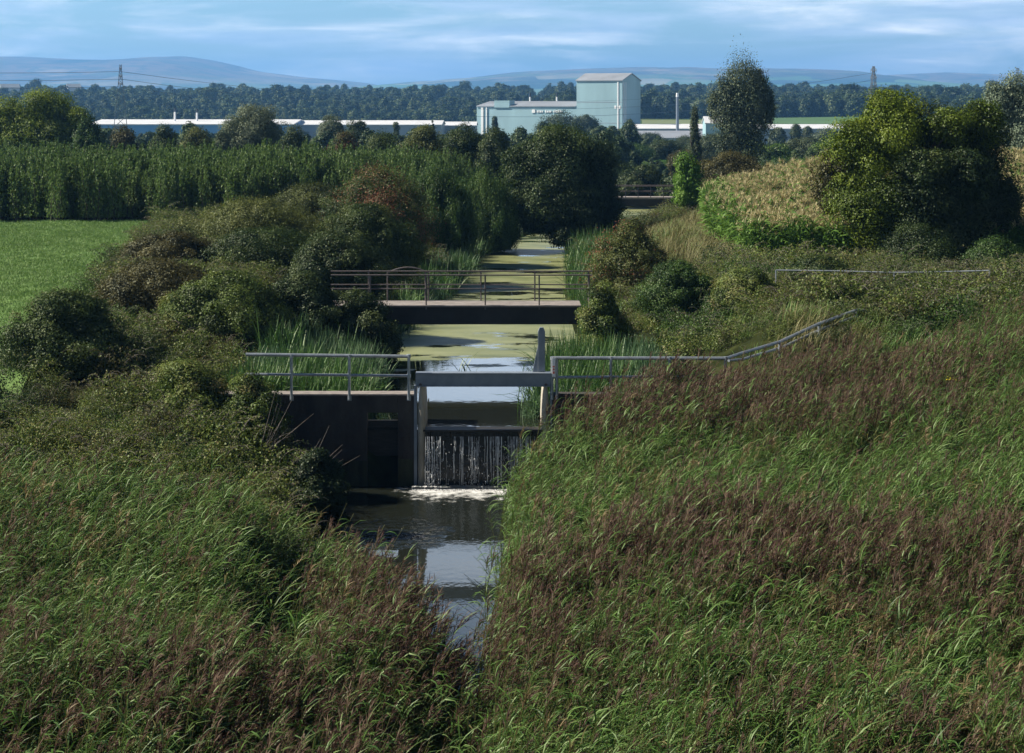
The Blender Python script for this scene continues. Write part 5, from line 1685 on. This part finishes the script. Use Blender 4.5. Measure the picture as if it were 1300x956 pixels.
def wnoise(scale, loc, detail, rough, dist=0.0):
    mp = nt.nodes.new('ShaderNodeMapping'); mp.inputs['Scale'].default_value = scale; mp.inputs['Location'].default_value = loc
    L(tc.outputs['Generated'], mp.inputs[0])
    q = nt.nodes.new('ShaderNodeTexNoise'); q.inputs['Scale'].default_value = 1.0; q.inputs['Detail'].default_value = detail
    q.inputs['Roughness'].default_value = rough; q.inputs['Distortion'].default_value = dist
    L(mp.outputs[0], q.inputs['Vector'])
    return q.outputs['Fac']
def mixc(fac, a_, b_, blend='MIX'):
    q = nt.nodes.new('ShaderNodeMix'); q.data_type = 'RGBA'; q.blend_type = blend
    for sock, val in ((q.inputs[0], fac), (q.inputs[6], a_), (q.inputs[7], b_)):
        if isinstance(val, (int, float, tuple)): sock.default_value = val
        else: L(val, sock)
    return q.outputs[2]
# veil of cloud low over the horizon, brighter billows along its top, blue gaps above
cov = ramp(nt, [(.40, (0, 0, 0)), (.52, (.6, .6, .6)), (.66, (1, 1, 1))]); L(wnoise((7, 7, 52), (0, 0, .9), 10, .6, .4), cov.inputs[0])
lit = ramp(nt, [(.38, (6.2, 7.9, 10.2)), (.50, (8.8, 10.3, 12.2)), (.58, (12.2, 12.9, 13.8)), (.68, (17.5, 17.5, 17.5))]); L(wnoise((10, 10, 85), (3, 1, 2.2), 10, .6, .5), lit.inputs[0])
low = mixc(1.0, sky.outputs[0], (.88, 1.16, 1.42, 1), 'MULTIPLY')
low = mixc(cov.outputs[0], low, lit.outputs[0])
sz = nt.nodes.new('ShaderNodeSeparateXYZ'); L(tc.outputs['Generated'], sz.inputs[0])
veil = ramp(nt, [(.075, (0, 0, 0)), (.12, (.75, .75, .75)), (.2, (.75, .75, .75)), (.3, (0, 0, 0))]); L(sz.outputs['Z'], veil.inputs[0])
low = mixc(veil.outputs[0], low, (11.5, 13.2, 15.2, 1))
high = mixc(1.0, sky.outputs[0], (.22, .28, .36, 1), 'MULTIPLY')
el = nt.nodes.new('ShaderNodeMapRange'); el.interpolation_type = 'SMOOTHSTEP'; el.inputs['From Min'].default_value = .19; el.inputs['From Max'].default_value = .33
L(sz.outputs['Z'], el.inputs['Value'])
L(mixc(el.outputs[0], low, high), bg.inputs[0]); L(bg.outputs[0], wo.inputs[0])

# ------------------------------------------------------------------ render settings
SC.render.engine = 'CYCLES'
cy = SC.cycles
cy.max_bounces = 5; cy.diffuse_bounces = 2; cy.glossy_bounces = 3; cy.transmission_bounces = 2; cy.transparent_max_bounces = 6; cy.volume_bounces = 0
cy.use_adaptive_sampling = True; cy.adaptive_threshold = .01
cy.use_denoising = True
cy.sample_clamp_indirect = 6
SC.view_settings.view_transform = 'Standard'
SC.view_settings.look = 'None'
SC.view_settings.exposure = 1.08
SC.view_settings.gamma = 1.0
